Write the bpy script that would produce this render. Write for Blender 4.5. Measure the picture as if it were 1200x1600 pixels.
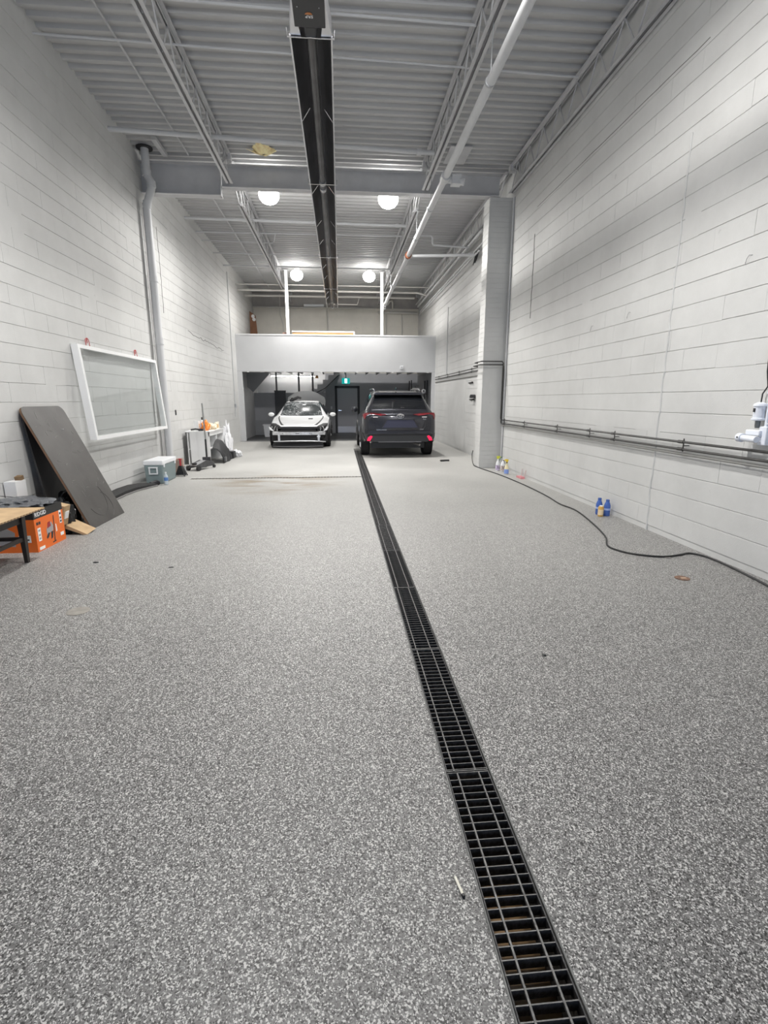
import bpy, bmesh, math, random
from mathutils import Vector, Matrix
random.seed(7)
R = math.radians
scene = bpy.context.scene
col = scene.collection
for o in list(bpy.data.objects): bpy.data.objects.remove(o)

# ------------------------------------------------------------------ camera
cd = bpy.data.cameras.new('camera'); cam = bpy.data.objects.new('camera', cd); col.objects.link(cam)
cam.location = (0, 0, 1.45)
cam.rotation_euler = (R(90 - 12.584), 0, R(-4.917))
cd.sensor_fit = 'VERTICAL'; cd.sensor_height = 36; cd.lens = 783.474 / 1600 * 36
cd.clip_start = 0.05; cd.clip_end = 200
scene.camera = cam
# ------------------------------------------------------------------ world, daylight through the open door behind
w = bpy.data.worlds.new('sky'); scene.world = w; w.use_nodes = True
bg = w.node_tree.nodes['Background']; bg.inputs[0].default_value = (.56, .72, 1, 1); bg.inputs[1].default_value = 2.6
LAMP_W = 120
scene.view_settings.view_transform = 'Standard'; scene.view_settings.look = 'None'
scene.view_settings.gamma = 1; scene.view_settings.use_curve_mapping = False
scene.view_settings.exposure = 0.34

XL, XR, D, YB = -3.585, 3.475, 18.69, 22.95
ZC = 5.87          # underside of the roof deck
YF = -4.6          # wall behind the camera

# ------------------------------------------------------------------ materials
mats = {}
def N(nt, t, **k):
    n = nt.nodes.new(t)
    for a, b in k.items(): setattr(n, a, b)
    return n
def M(name, c, rough=.5, metal=0, var=0, vscale=3, bump=0, bscale=80, emit=None, spec=.5, c2=None, detail=4, coat=0):
    if name in mats: return mats[name]
    m = bpy.data.materials.new(name); m.use_nodes = True; nt = m.node_tree
    p = nt.nodes['Principled BSDF']
    p.inputs['Base Color'].default_value = (*c, 1); p.inputs['Roughness'].default_value = rough
    p.inputs['Metallic'].default_value = metal; p.inputs['Specular IOR Level'].default_value = spec
    p.inputs['Coat Weight'].default_value = coat
    tc = N(nt, 'ShaderNodeTexCoord')
    if var or c2:
        n = N(nt, 'ShaderNodeTexNoise'); n.inputs['Scale'].default_value = vscale; n.inputs['Detail'].default_value = detail
        nt.links.new(tc.outputs['Object'], n.inputs['Vector'])
        r = N(nt, 'ShaderNodeValToRGB'); r.color_ramp.elements[0].position = .35; r.color_ramp.elements[1].position = .65
        a = c2 if c2 else tuple(x * (1 - var) for x in c); b = c if c2 else tuple(min(1, x * (1 + var)) for x in c)
        r.color_ramp.elements[0].color = (*a, 1); r.color_ramp.elements[1].color = (*b, 1)
        nt.links.new(n.outputs['Fac'], r.inputs['Fac']); nt.links.new(r.outputs['Color'], p.inputs['Base Color'])
    if bump:
        n = N(nt, 'ShaderNodeTexNoise'); n.inputs['Scale'].default_value = bscale; n.inputs['Detail'].default_value = 5
        nt.links.new(tc.outputs['Object'], n.inputs['Vector'])
        b = N(nt, 'ShaderNodeBump'); b.inputs['Strength'].default_value = bump; b.inputs['Distance'].default_value = .01
        nt.links.new(n.outputs['Fac'], b.inputs['Height']); nt.links.new(b.outputs['Normal'], p.inputs['Normal'])
    if emit:
        p.inputs['Emission Color'].default_value = (*emit[:3], 1); p.inputs['Emission Strength'].default_value = emit[3]
    mats[name] = m; return m

def wall_paint(name, c, smudge=.12):
    m = M(name, c, .62, bump=.25, bscale=140, spec=.35); nt = m.node_tree; p = nt.nodes['Principled BSDF']
    g = N(nt, 'ShaderNodeNewGeometry')
    n1 = N(nt, 'ShaderNodeTexNoise'); n1.inputs['Scale'].default_value = .9; n1.inputs['Detail'].default_value = 7; n1.inputs['Roughness'].default_value = .65
    n2 = N(nt, 'ShaderNodeTexNoise'); n2.inputs['Scale'].default_value = 9; n2.inputs['Detail'].default_value = 3
    nt.links.new(g.outputs['Position'], n1.inputs['Vector']); nt.links.new(g.outputs['Position'], n2.inputs['Vector'])
    r1 = N(nt, 'ShaderNodeValToRGB'); r1.color_ramp.elements[0].position = .3; r1.color_ramp.elements[1].position = .7
    r1.color_ramp.elements[0].color = (*[x * (1 - smudge) for x in c], 1); r1.color_ramp.elements[1].color = (*[min(1, x * 1.06) for x in c], 1)
    r2 = N(nt, 'ShaderNodeValToRGB'); r2.color_ramp.elements[0].position = .72; r2.color_ramp.elements[1].position = .80
    r2.color_ramp.elements[0].color = (1, 1, 1, 1); r2.color_ramp.elements[1].color = (.72, .72, .72, 1)
    mx = N(nt, 'ShaderNodeMix', data_type='RGBA', blend_type='MULTIPLY'); mx.inputs['Factor'].default_value = .6
    nt.links.new(n1.outputs['Fac'], r1.inputs['Fac']); nt.links.new(n2.outputs['Fac'], r2.inputs['Fac'])
    nt.links.new(r1.outputs['Color'], mx.inputs[6]); nt.links.new(r2.outputs['Color'], mx.inputs[7])
    nt.links.new(mx.outputs[2], p.inputs['Base Color'])
    return m

def floor_material():
    m = bpy.data.materials.new('flake_epoxy'); m.use_nodes = True; nt = m.node_tree; p = nt.nodes['Principled BSDF']
    g = N(nt, 'ShaderNodeNewGeometry')
    L = nt.links.new
    def flakes(scale, stops, warp):
        mp = N(nt, 'ShaderNodeMapping'); mp.inputs['Rotation'].default_value = (0, 0, warp)
        L(g.outputs['Position'], mp.inputs['Vector'])
        v = N(nt, 'ShaderNodeTexVoronoi'); v.inputs['Scale'].default_value = scale; v.inputs['Randomness'].default_value = 1
        L(mp.outputs[0], v.inputs['Vector'])
        s = N(nt, 'ShaderNodeSeparateColor'); L(v.outputs['Color'], s.inputs[0])
        r = N(nt, 'ShaderNodeValToRGB'); r.color_ramp.interpolation = 'CONSTANT'
        e = r.color_ramp.elements
        while len(e) < len(stops): e.new(.5)
        for k, (po, c) in enumerate(stops): e[k].position = po; e[k].color = (*c, 1)
        L(s.outputs[0], r.inputs['Fac']); return r.outputs['Color'], s.outputs[1]
    a, _ = flakes(300, [(0, (.022, .021, .02)), (.18, (.105, .102, .1)), (.5, (.172, .169, .165)), (.76, (.50, .49, .475))], .3)
    b, bs = flakes(210, [(0, (.028, .027, .026)), (.2, (.125, .122, .12)), (.6, (.19, .187, .182)), (.80, (.52, .51, .49))], 1.1)
    mx = N(nt, 'ShaderNodeMix', data_type='RGBA'); 
    th = N(nt, 'ShaderNodeMath', operation='GREATER_THAN'); th.inputs[1].default_value = .5; L(bs, th.inputs[0])
    L(th.outputs[0], mx.inputs[0]); L(a, mx.inputs[6]); L(b, mx.inputs[7])
    # worn beige patches over flakes; the far bays' light and sheen painted in
    sp = N(nt, 'ShaderNodeSeparateXYZ'); L(g.outputs['Position'], sp.inputs[0])
    n = N(nt, 'ShaderNodeTexNoise'); n.inputs['Scale'].default_value = .7; n.inputs['Detail'].default_value = 6; L(g.outputs['Position'], n.inputs['Vector'])
    mr = N(nt, 'ShaderNodeMapRange'); mr.inputs[1].default_value = 3; mr.inputs[2].default_value = 10.5; mr.inputs[3].default_value = 0; mr.inputs[4].default_value = .8
    L(sp.outputs['Y'], mr.inputs[0])
    ml = N(nt, 'ShaderNodeMath', operation='MULTIPLY'); L(mr.outputs[0], ml.inputs[0])
    ad = N(nt, 'ShaderNodeMath', operation='ADD'); ad.inputs[1].default_value = .5; L(n.outputs['Fac'], ad.inputs[0]); L(ad.outputs[0], ml.inputs[1])
    d = N(nt, 'ShaderNodeMix', data_type='RGBA'); L(ml.outputs[0], d.inputs[0]); L(mx.outputs[2], d.inputs[6]); d.inputs[7].default_value = (.46, .455, .435, 1)
    # brown stains by the slot drain
    n3 = N(nt, 'ShaderNodeTexNoise'); n3.inputs['Scale'].default_value = 2.2; n3.inputs['Detail'].default_value = 5
    mp = N(nt, 'ShaderNodeMapping'); mp.inputs['Scale'].default_value = (.6, 1.5, 1); L(g.outputs['Position'], mp.inputs['Vector']); L(mp.outputs[0], n3.inputs['Vector'])
    r3 = N(nt, 'ShaderNodeValToRGB'); r3.color_ramp.elements[0].position = .44; r3.color_ramp.elements[1].position = .62; L(n3.outputs['Fac'], r3.inputs['Fac'])
    dist = N(nt, 'ShaderNodeVectorMath', operation='DISTANCE'); dist.inputs[1].default_value = (-1.15, 9.1, 0); L(g.outputs['Position'], dist.inputs[0])
    mr2 = N(nt, 'ShaderNodeMapRange'); mr2.inputs[1].default_value = .2; mr2.inputs[2].default_value = 1.5; mr2.inputs[3].default_value = .95; mr2.inputs[4].default_value = 0; L(dist.outputs['Value'], mr2.inputs[0])
    m3 = N(nt, 'ShaderNodeMath', operation='MULTIPLY'); L(r3.outputs['Color'], m3.inputs[0]); L(mr2.outputs[0], m3.inputs[1])
    st = N(nt, 'ShaderNodeMix', data_type='RGBA'); L(m3.outputs[0], st.inputs[0]); L(d.outputs[2], st.inputs[6]); st.inputs[7].default_value = (.20, .15, .09, 1)
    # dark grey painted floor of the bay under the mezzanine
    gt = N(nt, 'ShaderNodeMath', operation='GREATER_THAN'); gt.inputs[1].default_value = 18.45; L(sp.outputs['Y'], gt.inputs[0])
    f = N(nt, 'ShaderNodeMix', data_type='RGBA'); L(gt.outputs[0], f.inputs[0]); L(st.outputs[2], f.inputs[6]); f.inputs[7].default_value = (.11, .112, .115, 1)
    L(f.outputs[2], p.inputs['Base Color'])
    nr = N(nt, 'ShaderNodeMapRange'); nr.inputs[3].default_value = .38; nr.inputs[4].default_value = .6; L(n.outputs['Fac'], nr.inputs[0]); L(nr.outputs[0], p.inputs['Roughness'])
    p.inputs['Specular IOR Level'].default_value = .4
    bm_ = N(nt, 'ShaderNodeBump'); bm_.inputs['Strength'].default_value = .12; bm_.inputs['Distance'].default_value = .004
    L(mx.outputs[2], bm_.inputs['Height']); L(bm_.outputs['Normal'], p.inputs['Normal'])
    return m

def pane_material(name, a=.86, tint=(.97, .98, .98)):
    m = bpy.data.materials.new(name); m.use_nodes = True; nt = m.node_tree
    out = nt.nodes['Material Output']; nt.nodes.remove(nt.nodes['Principled BSDF'])
    t = N(nt, 'ShaderNodeBsdfTransparent'); t.inputs[0].default_value = (*tint, 1)
    gl = N(nt, 'ShaderNodeBsdfGlossy'); gl.inputs['Roughness'].default_value = .06
    mx = N(nt, 'ShaderNodeMixShader'); mx.inputs[0].default_value = 1 - a
    nt.links.new(t.outputs[0], mx.inputs[1]); nt.links.new(gl.outputs[0], mx.inputs[2]); nt.links.new(mx.outputs[0], out.inputs[0])
    return m

WALL = wall_paint('wall_paint', (.60, .60, .59)); WALL2 = wall_paint('wall_paint_back', (.78, .75, .68))
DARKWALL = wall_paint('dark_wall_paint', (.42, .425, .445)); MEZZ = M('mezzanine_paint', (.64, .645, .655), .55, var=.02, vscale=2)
DECK = M('deck_paint', (.47, .47, .47), .55, var=.04, vscale=1.2); STEEL = M('steel_paint', (.52, .52, .53), .5, var=.05, vscale=4)
DECKB = M('deck_old', (.50, .485, .45), .6, var=.06, vscale=1.5)
FLOOR = floor_material()
BLACK = M('black_plastic', (.018, .018, .02), .45); BLACKM = M('black_metal', (.02, .02, .021), .5, var=.3, vscale=20)
RUBBER = M('rubber', (.016, .016, .017), .75, bump=.3); CHROME = M('chrome', (.75, .75, .77), .18, 1)
WHITE = M('white_paint', (.82, .82, .82), .4, var=.02); WHITEP = M('white_plastic', (.80, .81, .83), .35)
GALV = M('galvanised', (.46, .47, .49), .4, .8, var=.12, vscale=12); PIPEP = M('pipe_paint', (.57, .575, .585), .45, var=.03, vscale=3)
CARD = M('cardboard', (.46, .32, .18), .8, var=.1, vscale=8); ORANGE = M('orange_print', (.80, .16, .02), .5)
GRATE = M('grate_iron', (.055, .054, .055), .55, .4, var=.4, vscale=60, bump=.3, bscale=200)
GRATET = M('grate_top', (.11, .108, .105), .5, .5, var=.35, vscale=50)

# ------------------------------------------------------------------ mesh helpers
class B:
    def __init__(s): s.bm = bmesh.new()
    def add(s, vs, fs):
        v = [s.bm.verts.new(x) for x in vs]
        for f in fs:
            try: s.bm.faces.new([v[i] for i in f])
            except ValueError: pass
        return s
    def box(s, a, b, rot=None, piv=None):
        (x0, y0, z0), (x1, y1, z1) = a, b
        vs = [Vector(q) for q in ((x0,y0,z0),(x1,y0,z0),(x1,y1,z0),(x0,y1,z0),(x0,y0,z1),(x1,y0,z1),(x1,y1,z1),(x0,y1,z1))]
        if rot is not None:
            c = Vector(piv) if piv else sum(vs, Vector()) / 8
            vs = [c + rot @ (v - c) for v in vs]
        return s.add(vs, [(3,2,1,0),(4,5,6,7),(0,1,5,4),(1,2,6,5),(2,3,7,6),(3,0,4,7)])
    def cyl(s, p0, p1, r, n=12, r1=None, cap=True):
        p0, p1 = Vector(p0), Vector(p1); r1 = r if r1 is None else r1
        d = (p1 - p0).normalized(); u = d.orthogonal().normalized(); v = d.cross(u)
        vs = []
        for p, q in ((p0, r), (p1, r1)):
            for k in range(n):
                a = 2 * math.pi * k / n; vs.append(p + u * q * math.cos(a) + v * q * math.sin(a))
        fs = [(k, (k + 1) % n, n + (k + 1) % n, n + k) for k in range(n)]
        if cap: fs += [tuple(range(n - 1, -1, -1)), tuple(range(n, 2 * n))]
        return s.add(vs, fs)
    def tube(s, pts, r, n=8, cap=True):
        pts = [Vector(p) for p in pts]; rings = []; u = None
        for i, p in enumerate(pts):
            d = (pts[min(i + 1, len(pts) - 1)] - pts[max(i - 1, 0)]).normalized()
            if u is None: u = d.orthogonal().normalized()
            u = (u - d * u.dot(d)).normalized(); v = d.cross(u)
            rings.append([p + u * r * math.cos(2 * math.pi * k / n) + v * r * math.sin(2 * math.pi * k / n) for k in range(n)])
        vs = [q for g in rings for q in g]; fs = []
        for i in range(len(pts) - 1):
            for k in range(n): fs.append((i*n+k, i*n+(k+1)%n, (i+1)*n+(k+1)%n, (i+1)*n+k))
        if cap: fs += [tuple(range(n - 1, -1, -1)), tuple(range((len(pts)-1)*n, len(pts)*n))]
        return s.add(vs, fs)
    def lathe(s, prof, c, n=20, axis='z'):
        vs = []; c = Vector(c)
        for r, h in prof:
            for k in range(n):
                a = 2 * math.pi * k / n; q = (r * math.cos(a), r * math.sin(a), h)
                if axis == 'y': q = (q[0], q[2], q[1])
                if axis == 'x': q = (q[2], q[0], q[1])
                vs.append(c + Vector(q))
        fs = []
        for i in range(len(prof) - 1):
            for k in range(n): fs.append((i*n+k, i*n+(k+1)%n, (i+1)*n+(k+1)%n, (i+1)*n+k))
        fs += [tuple(range(n - 1, -1, -1)), tuple(range((len(prof)-1)*n, len(prof)*n))]
        return s.add(vs, fs)
    def prism(s, poly, f0, f1):            # poly of 2-tuples; f0,f1 map (a,b) to a 3-D point
        n = len(poly); vs = [Vector(f0(*q)) for q in poly] + [Vector(f1(*q)) for q in poly]
        return s.add(vs, [tuple(range(n - 1, -1, -1)), tuple(range(n, 2 * n))] + [(k, (k+1) % n, n + (k+1) % n, n + k) for k in range(n)])
    def grid(s, P):                         # P[i][j] points
        a, b = len(P), len(P[0]); vs = [q for r in P for q in r]
        return s.add(vs, [(i*b+j, i*b+j+1, (i+1)*b+j+1, (i+1)*b+j) for i in range(a-1) for j in range(b-1)])
    def mesh(s, name, mat, smooth=False, bevel=0, weld=False):
        if weld: bmesh.ops.remove_doubles(s.bm, verts=s.bm.verts, dist=1e-4)
        bmesh.ops.recalc_face_normals(s.bm, faces=s.bm.faces)
        if bevel:
            ed = [e for e in s.bm.edges if len(e.link_faces) == 2 and e.calc_face_angle(0) > .5]
            bmesh.ops.bevel(s.bm, geom=ed, offset=bevel, segments=2, affect='EDGES', profile=.5)
        me = bpy.data.meshes.new(name); s.bm.to_mesh(me); s.bm.free()
        for m in (mat if isinstance(mat, (list, tuple)) else [mat]): me.materials.append(m)
        if smooth:
            for p in me.polygons: p.use_smooth = True
            try: me.set_sharp_from_angle(angle=R(38))
            except Exception: pass
        return me
def put(name, me, parent=None, loc=None):
    o = bpy.data.objects.new(name, me); col.objects.link(o)
    if parent is not None: o.parent = parent
    if loc is not None: o.location = loc
    return o
def build(b, name, mat, parent=None, smooth=False, bevel=0, local=False, weld=False, label=None):
    """one mesh object from world coordinates; its origin sits at its base (or at its parent)"""
    me = b.mesh(name, mat, smooth, bevel, weld)
    if parent is None:
        xs = [v.co for v in me.vertices]
        c = Vector(((min(v.x for v in xs)+max(v.x for v in xs))/2, (min(v.y for v in xs)+max(v.y for v in xs))/2, min(v.z for v in xs)))
        me.transform(Matrix.Translation(-c)); o = put(name, me); o.location = c
    else:
        if not local:
            off = Vector(); p = parent
            while p is not None: off += p.location; p = p.parent
            me.transform(Matrix.Translation(-off))
        o = put(name, me, parent)
    if label: o['label'] = label
    return o
def tag(o, label, cat, group=None, kind=None):
    o['label'] = label; o['category'] = cat
    if group: o['group'] = group
    if kind: o['kind'] = kind
    return o
def struct(o): o['kind'] = 'structure'; return o
def thing(name, label, cat, loc=(0, 0, 0), group=None, rotz=0):
    o = bpy.data.objects.new(name, None); col.objects.link(o); o.location = loc; o.rotation_euler = (0, 0, rotz)
    o.empty_display_size = .1
    return tag(o, label, cat, group)
def copy_tree(o, parent=None):
    c = o.copy(); col.objects.link(c)
    if parent is not None: c.parent = parent
    for ch in o.children: copy_tree(ch, c)
    return c
def text(s, size, mat, name, parent, mtx, extrude=.0015, align='LEFT'):
    cu = bpy.data.curves.new(name, 'FONT'); cu.body = s; cu.size = size; cu.extrude = extrude; cu.align_x = align; cu.resolution_u = 2
    ob = bpy.data.objects.new(name, cu); col.objects.link(ob)
    dg = bpy.context.evaluated_depsgraph_get(); me = bpy.data.meshes.new_from_object(ob.evaluated_get(dg))
    bpy.data.objects.remove(ob); me.transform(mtx); me.materials.clear(); me.materials.append(mat)
    off = Vector(); p = parent
    while p is not None: off += p.location; p = p.parent
    me.transform(Matrix.Translation(-off))
    return put(name, me, parent)
def axes(o, x, y, z):
    x, y, z = Vector(x), Vector(y), Vector(z)
    return Matrix(((x.x, y.x, z.x, o[0]), (x.y, y.y, z.y, o[1]), (x.z, y.z, z.z, o[2]), (0, 0, 0, 1)))
def rx(a): return Matrix.Rotation(a, 3, 'X')
def ry(a): return Matrix.Rotation(a, 3, 'Y')
def rz(a): return Matrix.Rotation(a, 3, 'Z')

# ================================================================== STRUCTURE
DL, DR = .389, .576           # trench drain
b = B()
b.box((XL-.2, YF, -.3), (DL, 9.58, 0)); b.box((XL-.2, 9.70, -.3), (DL, YB+.2, 0)); b.box((XL-.2, 9.58, -.3), (-2.83, 9.70, 0))
b.box((DR, YF, -.3), (XR+.2, YB+.2, 0)); b.box((DL, 15.45, -.3), (DR, YB+.2, 0)); b.box((DL, YF, -.3), (DR, -1.4, 0))
b.box((-2.83, 9.58, -.3), (DL, 9.70, -.05))
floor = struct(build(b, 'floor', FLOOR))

# ceiling: ribbed steel deck, ribs across the room
prof = []
y = YF
while y < YB + .2:
    prof += [(y, ZC), (y + .05, ZC), (y + .075, ZC + .045), (y + .165, ZC + .045)]; y += .19
b = B(); n = len(prof)
b.grid([[Vector((x, p[0], p[1])) for p in prof] for x in (XL - .15, XR + .15)])
b.box((XL - .2, YF, ZC + .1), (XR + .2, YB + .3, ZC + .2))
ceiling = struct(build(b, 'ceiling', DECK))

def block_mesh(l, h, key, gl, gh):
    cy, cz, d = (.0022 if gl else .0), (.0025 if gh else .0), .02
    b = B(); l2, h2 = l / 2, h / 2
    # local: x out of the wall, y along, z up; painted-over joints keep their edges square
    o = [(-d, -l2, -h2), (-d, l2, -h2), (-d, l2, h2), (-d, -l2, h2)]
    m = [(-max(cy, cz), -l2, -h2), (-max(cy, cz), l2, -h2), (-max(cy, cz), l2, h2), (-max(cy, cz), -l2, h2)]
    f = [(0, -l2 + cy, -h2 + cz), (0, l2 - cy, -h2 + cz), (0, l2 - cy, h2 - cz), (0, -l2 + cy, h2 - cz)]
    if cy or cz:
        b.add(o + m + f, [(8, 9, 10, 11)] + [(k, (k+1) % 4, 4 + (k+1) % 4, 4 + k) for k in range(4)] + [(4+k, 4+(k+1) % 4, 8+(k+1) % 4, 8+k) for k in range(4)])
    else:
        b.add(o + f, [(4, 5, 6, 7)] + [(k, (k+1) % 4, 4 + (k+1) % 4, 4 + k) for k in range(4)])
    return b.mesh('block_' + key, WALL)
def in_view(x, y, z):
    yw, t = R(4.917), R(12.584); u = x*math.cos(yw)-y*math.sin(yw); d = x*math.sin(yw)+y*math.cos(yw); zz = z-1.45
    wv = d*math.cos(t)-zz*math.sin(t); v = -(zz*math.cos(t)+d*math.sin(t))
    if wv <= .1: return None
    return 600+783*u/wv, 800+783*v/wv, math.sqrt(u*u+d*d+zz*zz)
def block_wall(wall, xf, sgn, z0, seed, y0=2.2, y1=22.9, jy=()):
    """painted concrete blocks proud of the wall: biggest 300 in view as parts, the rest joined"""
    rnd = random.Random(seed); LB, HB = .47, .21
    gaps = {}
    for gh in (0, 1):
        for gl in (0, 1):
            gaps[gh, gl] = block_mesh(LB - (.0022 if gl else .0), HB - (.006 if gh else .0), '%d%d%d' % (seed, gh, gl), gl, gh)
    cells = []
    r = 0; z = z0 - HB
    while z + HB / 2 < ZC - .05:
        yy = y0 + (LB / 2 if r % 2 else 0)
        rowgap = rnd.random() < .78
        while yy < y1:
            zc = z + HB / 2
            if zc > .07 and not any(abs(yy - j) < .02 for j in jy):
                q = in_view(xf, yy, zc); area = 0
                if q and -60 < q[0] < 1260 and -60 < q[1] < 1660: area = abs(xf) / q[2] ** 3
                gh = 1 if rnd.random() < (.92 if rowgap else .25) else 0
                gl = 1 if rnd.random() < (.30 if sgn > 0 else .16) else 0
                cells.append((area, yy, zc, gh, gl, (rnd.random() - .5) * .0005, 0))
            yy += LB
        z += HB; r += 1
    cells.sort(key=lambda c: -c[0])
    off = wall.location
    rest = B()
    for k, (a, yy, zc, gh, gl, dx, tl) in enumerate(cells):
        me = gaps[gh, gl]
        mt = Matrix.Translation((xf + sgn * dx, yy, zc)) @ Matrix.Rotation(tl * .4, 4, 'Z')
        if sgn < 0: mt = mt @ Matrix.Rotation(math.pi, 4, 'Z')
        if k < 300:
            o = put('block', me, wall); o.matrix_local = Matrix.Translation(-off) @ mt
        else:
            rest.add([mt @ v.co for v in me.vertices], [tuple(p.vertices) for p in me.polygons])
    o = build(rest, 'block_courses', WALL, wall); o['kind'] = 'stuff'

b = B(); b.box((XL-.25, YF, -.3), (XL-.006, YB+.2, ZC+.1)); wl = struct(build(b, 'wall_left', WALL))
b = B(); b.box((XR+.006, YF, -.3), (XR+.25, YB+.2, ZC+.1)); wr = struct(build(b, 'wall_right', WALL))
block_wall(wl, XL, 1, .165, 3); block_wall(wr, XR, -1, .06, 5)
b = B(); b.box((XL-.2, YB, -.3), (XR+.2, YB+.25, ZC+.1)); wb = struct(build(b, 'wall_back', WALL2))
# wall behind the camera with its open overhead-door opening (3.6 m square)
b = B()
b.box((XL-.2, YF-.25, -.3), (-1.8, YF, ZC+.1)); b.box((1.8, YF-.25, -.3), (XR+.2, YF, ZC+.1)); b.box((-1.8, YF-.25, 3.4), (1.8, YF, ZC+.1))
struct(build(b, 'wall_front', WALL))
pl = bpy.data.lights.new('door_portal', 'AREA'); pl.shape = 'RECTANGLE'; pl.size = 3.6; pl.size_y = 3.4; pl.cycles.is_portal = True
po = bpy.data.objects.new('door_portal', pl); col.objects.link(po); po.location = (0, YF - .1, 1.7); po.rotation_euler = (R(90), 0, 0)

# sealed movement joints and cracks in the block walls
def crack(wall, pts, r, name='joint_bead', mat=None):
    bb = B(); bb.tube(pts, r, 5); build(bb, name, mat or WALL, wall)
rnd = random.Random(4)
crack(wr, [(XR-.001, 5.30+rnd.uniform(-.012,.012), z*.07) for z in range(0, 58)], .011)
CRK = M('crack_dark', (.16, .155, .15), .9)
crack(wr, [(XR-.0005, 9.40+rnd.uniform(-.012,.012), 2.9+z*.07) for z in range(0, 21)], .008, 'crack', CRK)
crack(wr, [(XR-.0005, 5.2+z*.16, 4.72+rnd.uniform(-.003,.003)) for z in range(0, 27)], .004, 'crack', CRK)
crack(wl, [(XL+.0005, 11.35+rnd.uniform(-.02,.02), 3.2+z*.09) for z in range(0, 19)], .007, 'crack', CRK)
crack(wl, [(XL+.0005, 13+z*.14, 3.05+rnd.uniform(-.03,.03)-z*.004) for z in range(0, 28)], .006, 'crack', CRK)
for (yy, zz) in ((7.13, 4.93), (4.72, 1.62)):
    bb = B(); bb.lathe([(.03, 0), (.034, .012), (.016, .03)], (XR, yy, zz), 10, 'x'); build(bb, 'anchor_hole', BLACKM, wr)

# brick pier on the right wall
b = B(); b.box((3.006, 10.706, 0), (XR+.1, 11.094, 5.33)); pier = struct(build(b, 'wall_pier', WALL))
rest = B(); rn = random.Random(9); z = 0
while z < 5.3:
    h = min(.094, 5.33 - z)
    dx, dy = rn.uniform(0, .004), rn.uniform(0, .003)
    rest.box((3.0+dx, 10.7+dy, z+.003), (XR+.05, 11.1, z+h-.003)); z += .094
o = build(rest, 'brick_courses', WALL, pier); o['kind'] = 'stuff'

# mezzanine: front wall, floor, jambs, soffit joists
b = B(); b.box((XL, D, 2.437), (XR, D+.14, 3.68)); wm = struct(build(b, 'wall_mezzanine', MEZZ))
b = B(); b.box((XL, D-.006, 2.425), (XR, D+.15, 2.455)); build(b, 'edge_trim', STEEL, wm)
b = B(); b.box((XL, D-.01, 3.66), (XR, D+.15, 3.70)); build(b, 'cap_rail', WHITE, wm)
b = B(); b.box((XL, D+.14, 2.72), (XR, 21.9, 2.86)); fm = struct(build(b, 'floor_mezzanine', M('mezzanine_deck', (.42, .42, .41), .7)))
for k in range(16):
    x = XL + .3 + k * .44
    b = B(); b.box((x-.02, D+.14, 2.49), (x+.02, 21.85, 2.72)); build(b, 'floor_joist', STEEL, fm)
for i, (x0, x1) in enumerate(((XL, XL+.17), (XR-.12, XR))):
    b = B(); b.box((x0, D-.02, 0), (x1, D+.14, 2.437)); struct(build(b, 'trim_%d' % (i+1), MEZZ))
for k in range(6):
    b = B(); x = -3.2 + k * 1.28; b.box((x-.035, D-.02, 2.41), (x+.035, D+.02, 2.437)); build(b, 'bracket', WHITE, wm)
# rooms under the mezzanine: dark painted linings
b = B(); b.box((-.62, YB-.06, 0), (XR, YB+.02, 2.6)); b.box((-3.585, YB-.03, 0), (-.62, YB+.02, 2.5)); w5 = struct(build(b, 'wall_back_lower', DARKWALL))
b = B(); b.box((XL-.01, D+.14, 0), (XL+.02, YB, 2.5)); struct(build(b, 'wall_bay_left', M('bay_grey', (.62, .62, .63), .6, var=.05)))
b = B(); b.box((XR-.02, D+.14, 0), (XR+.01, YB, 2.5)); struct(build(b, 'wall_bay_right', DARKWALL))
# low dark wall in front of the stair well, with studs, lit wall behind
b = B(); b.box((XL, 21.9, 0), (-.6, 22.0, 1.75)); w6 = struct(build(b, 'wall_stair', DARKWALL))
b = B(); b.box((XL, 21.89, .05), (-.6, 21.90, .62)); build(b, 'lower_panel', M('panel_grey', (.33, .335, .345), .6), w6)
b = B(); b.box((XL, 22.88, 1.6), (-.62, 22.92, 2.86)); struct(build(b, 'wall_stair_back', WHITE))
for k, x in enumerate((-2.63, -1.70, -1.12)):
    b = B(); b.box((x-.035, 21.9, 1.75), (x+.035, 21.99, 2.72)); build(b, 'stud', M('stud_grey', (.2, .2, .21), .6), w6)
b = B(); b.box((-2.70, 21.78, .2), (-2.25, 21.888, 1.80)); b.box((-2.72, 21.775, 1.80), (-2.23, 21.888, 1.84)); 
ep = tag(build(b, 'electrical_panel', M('panel_dark', (.07, .072, .078), .5)), 'tall dark grey electrical panel on the low wall behind the white car', 'electrical panel')

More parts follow.
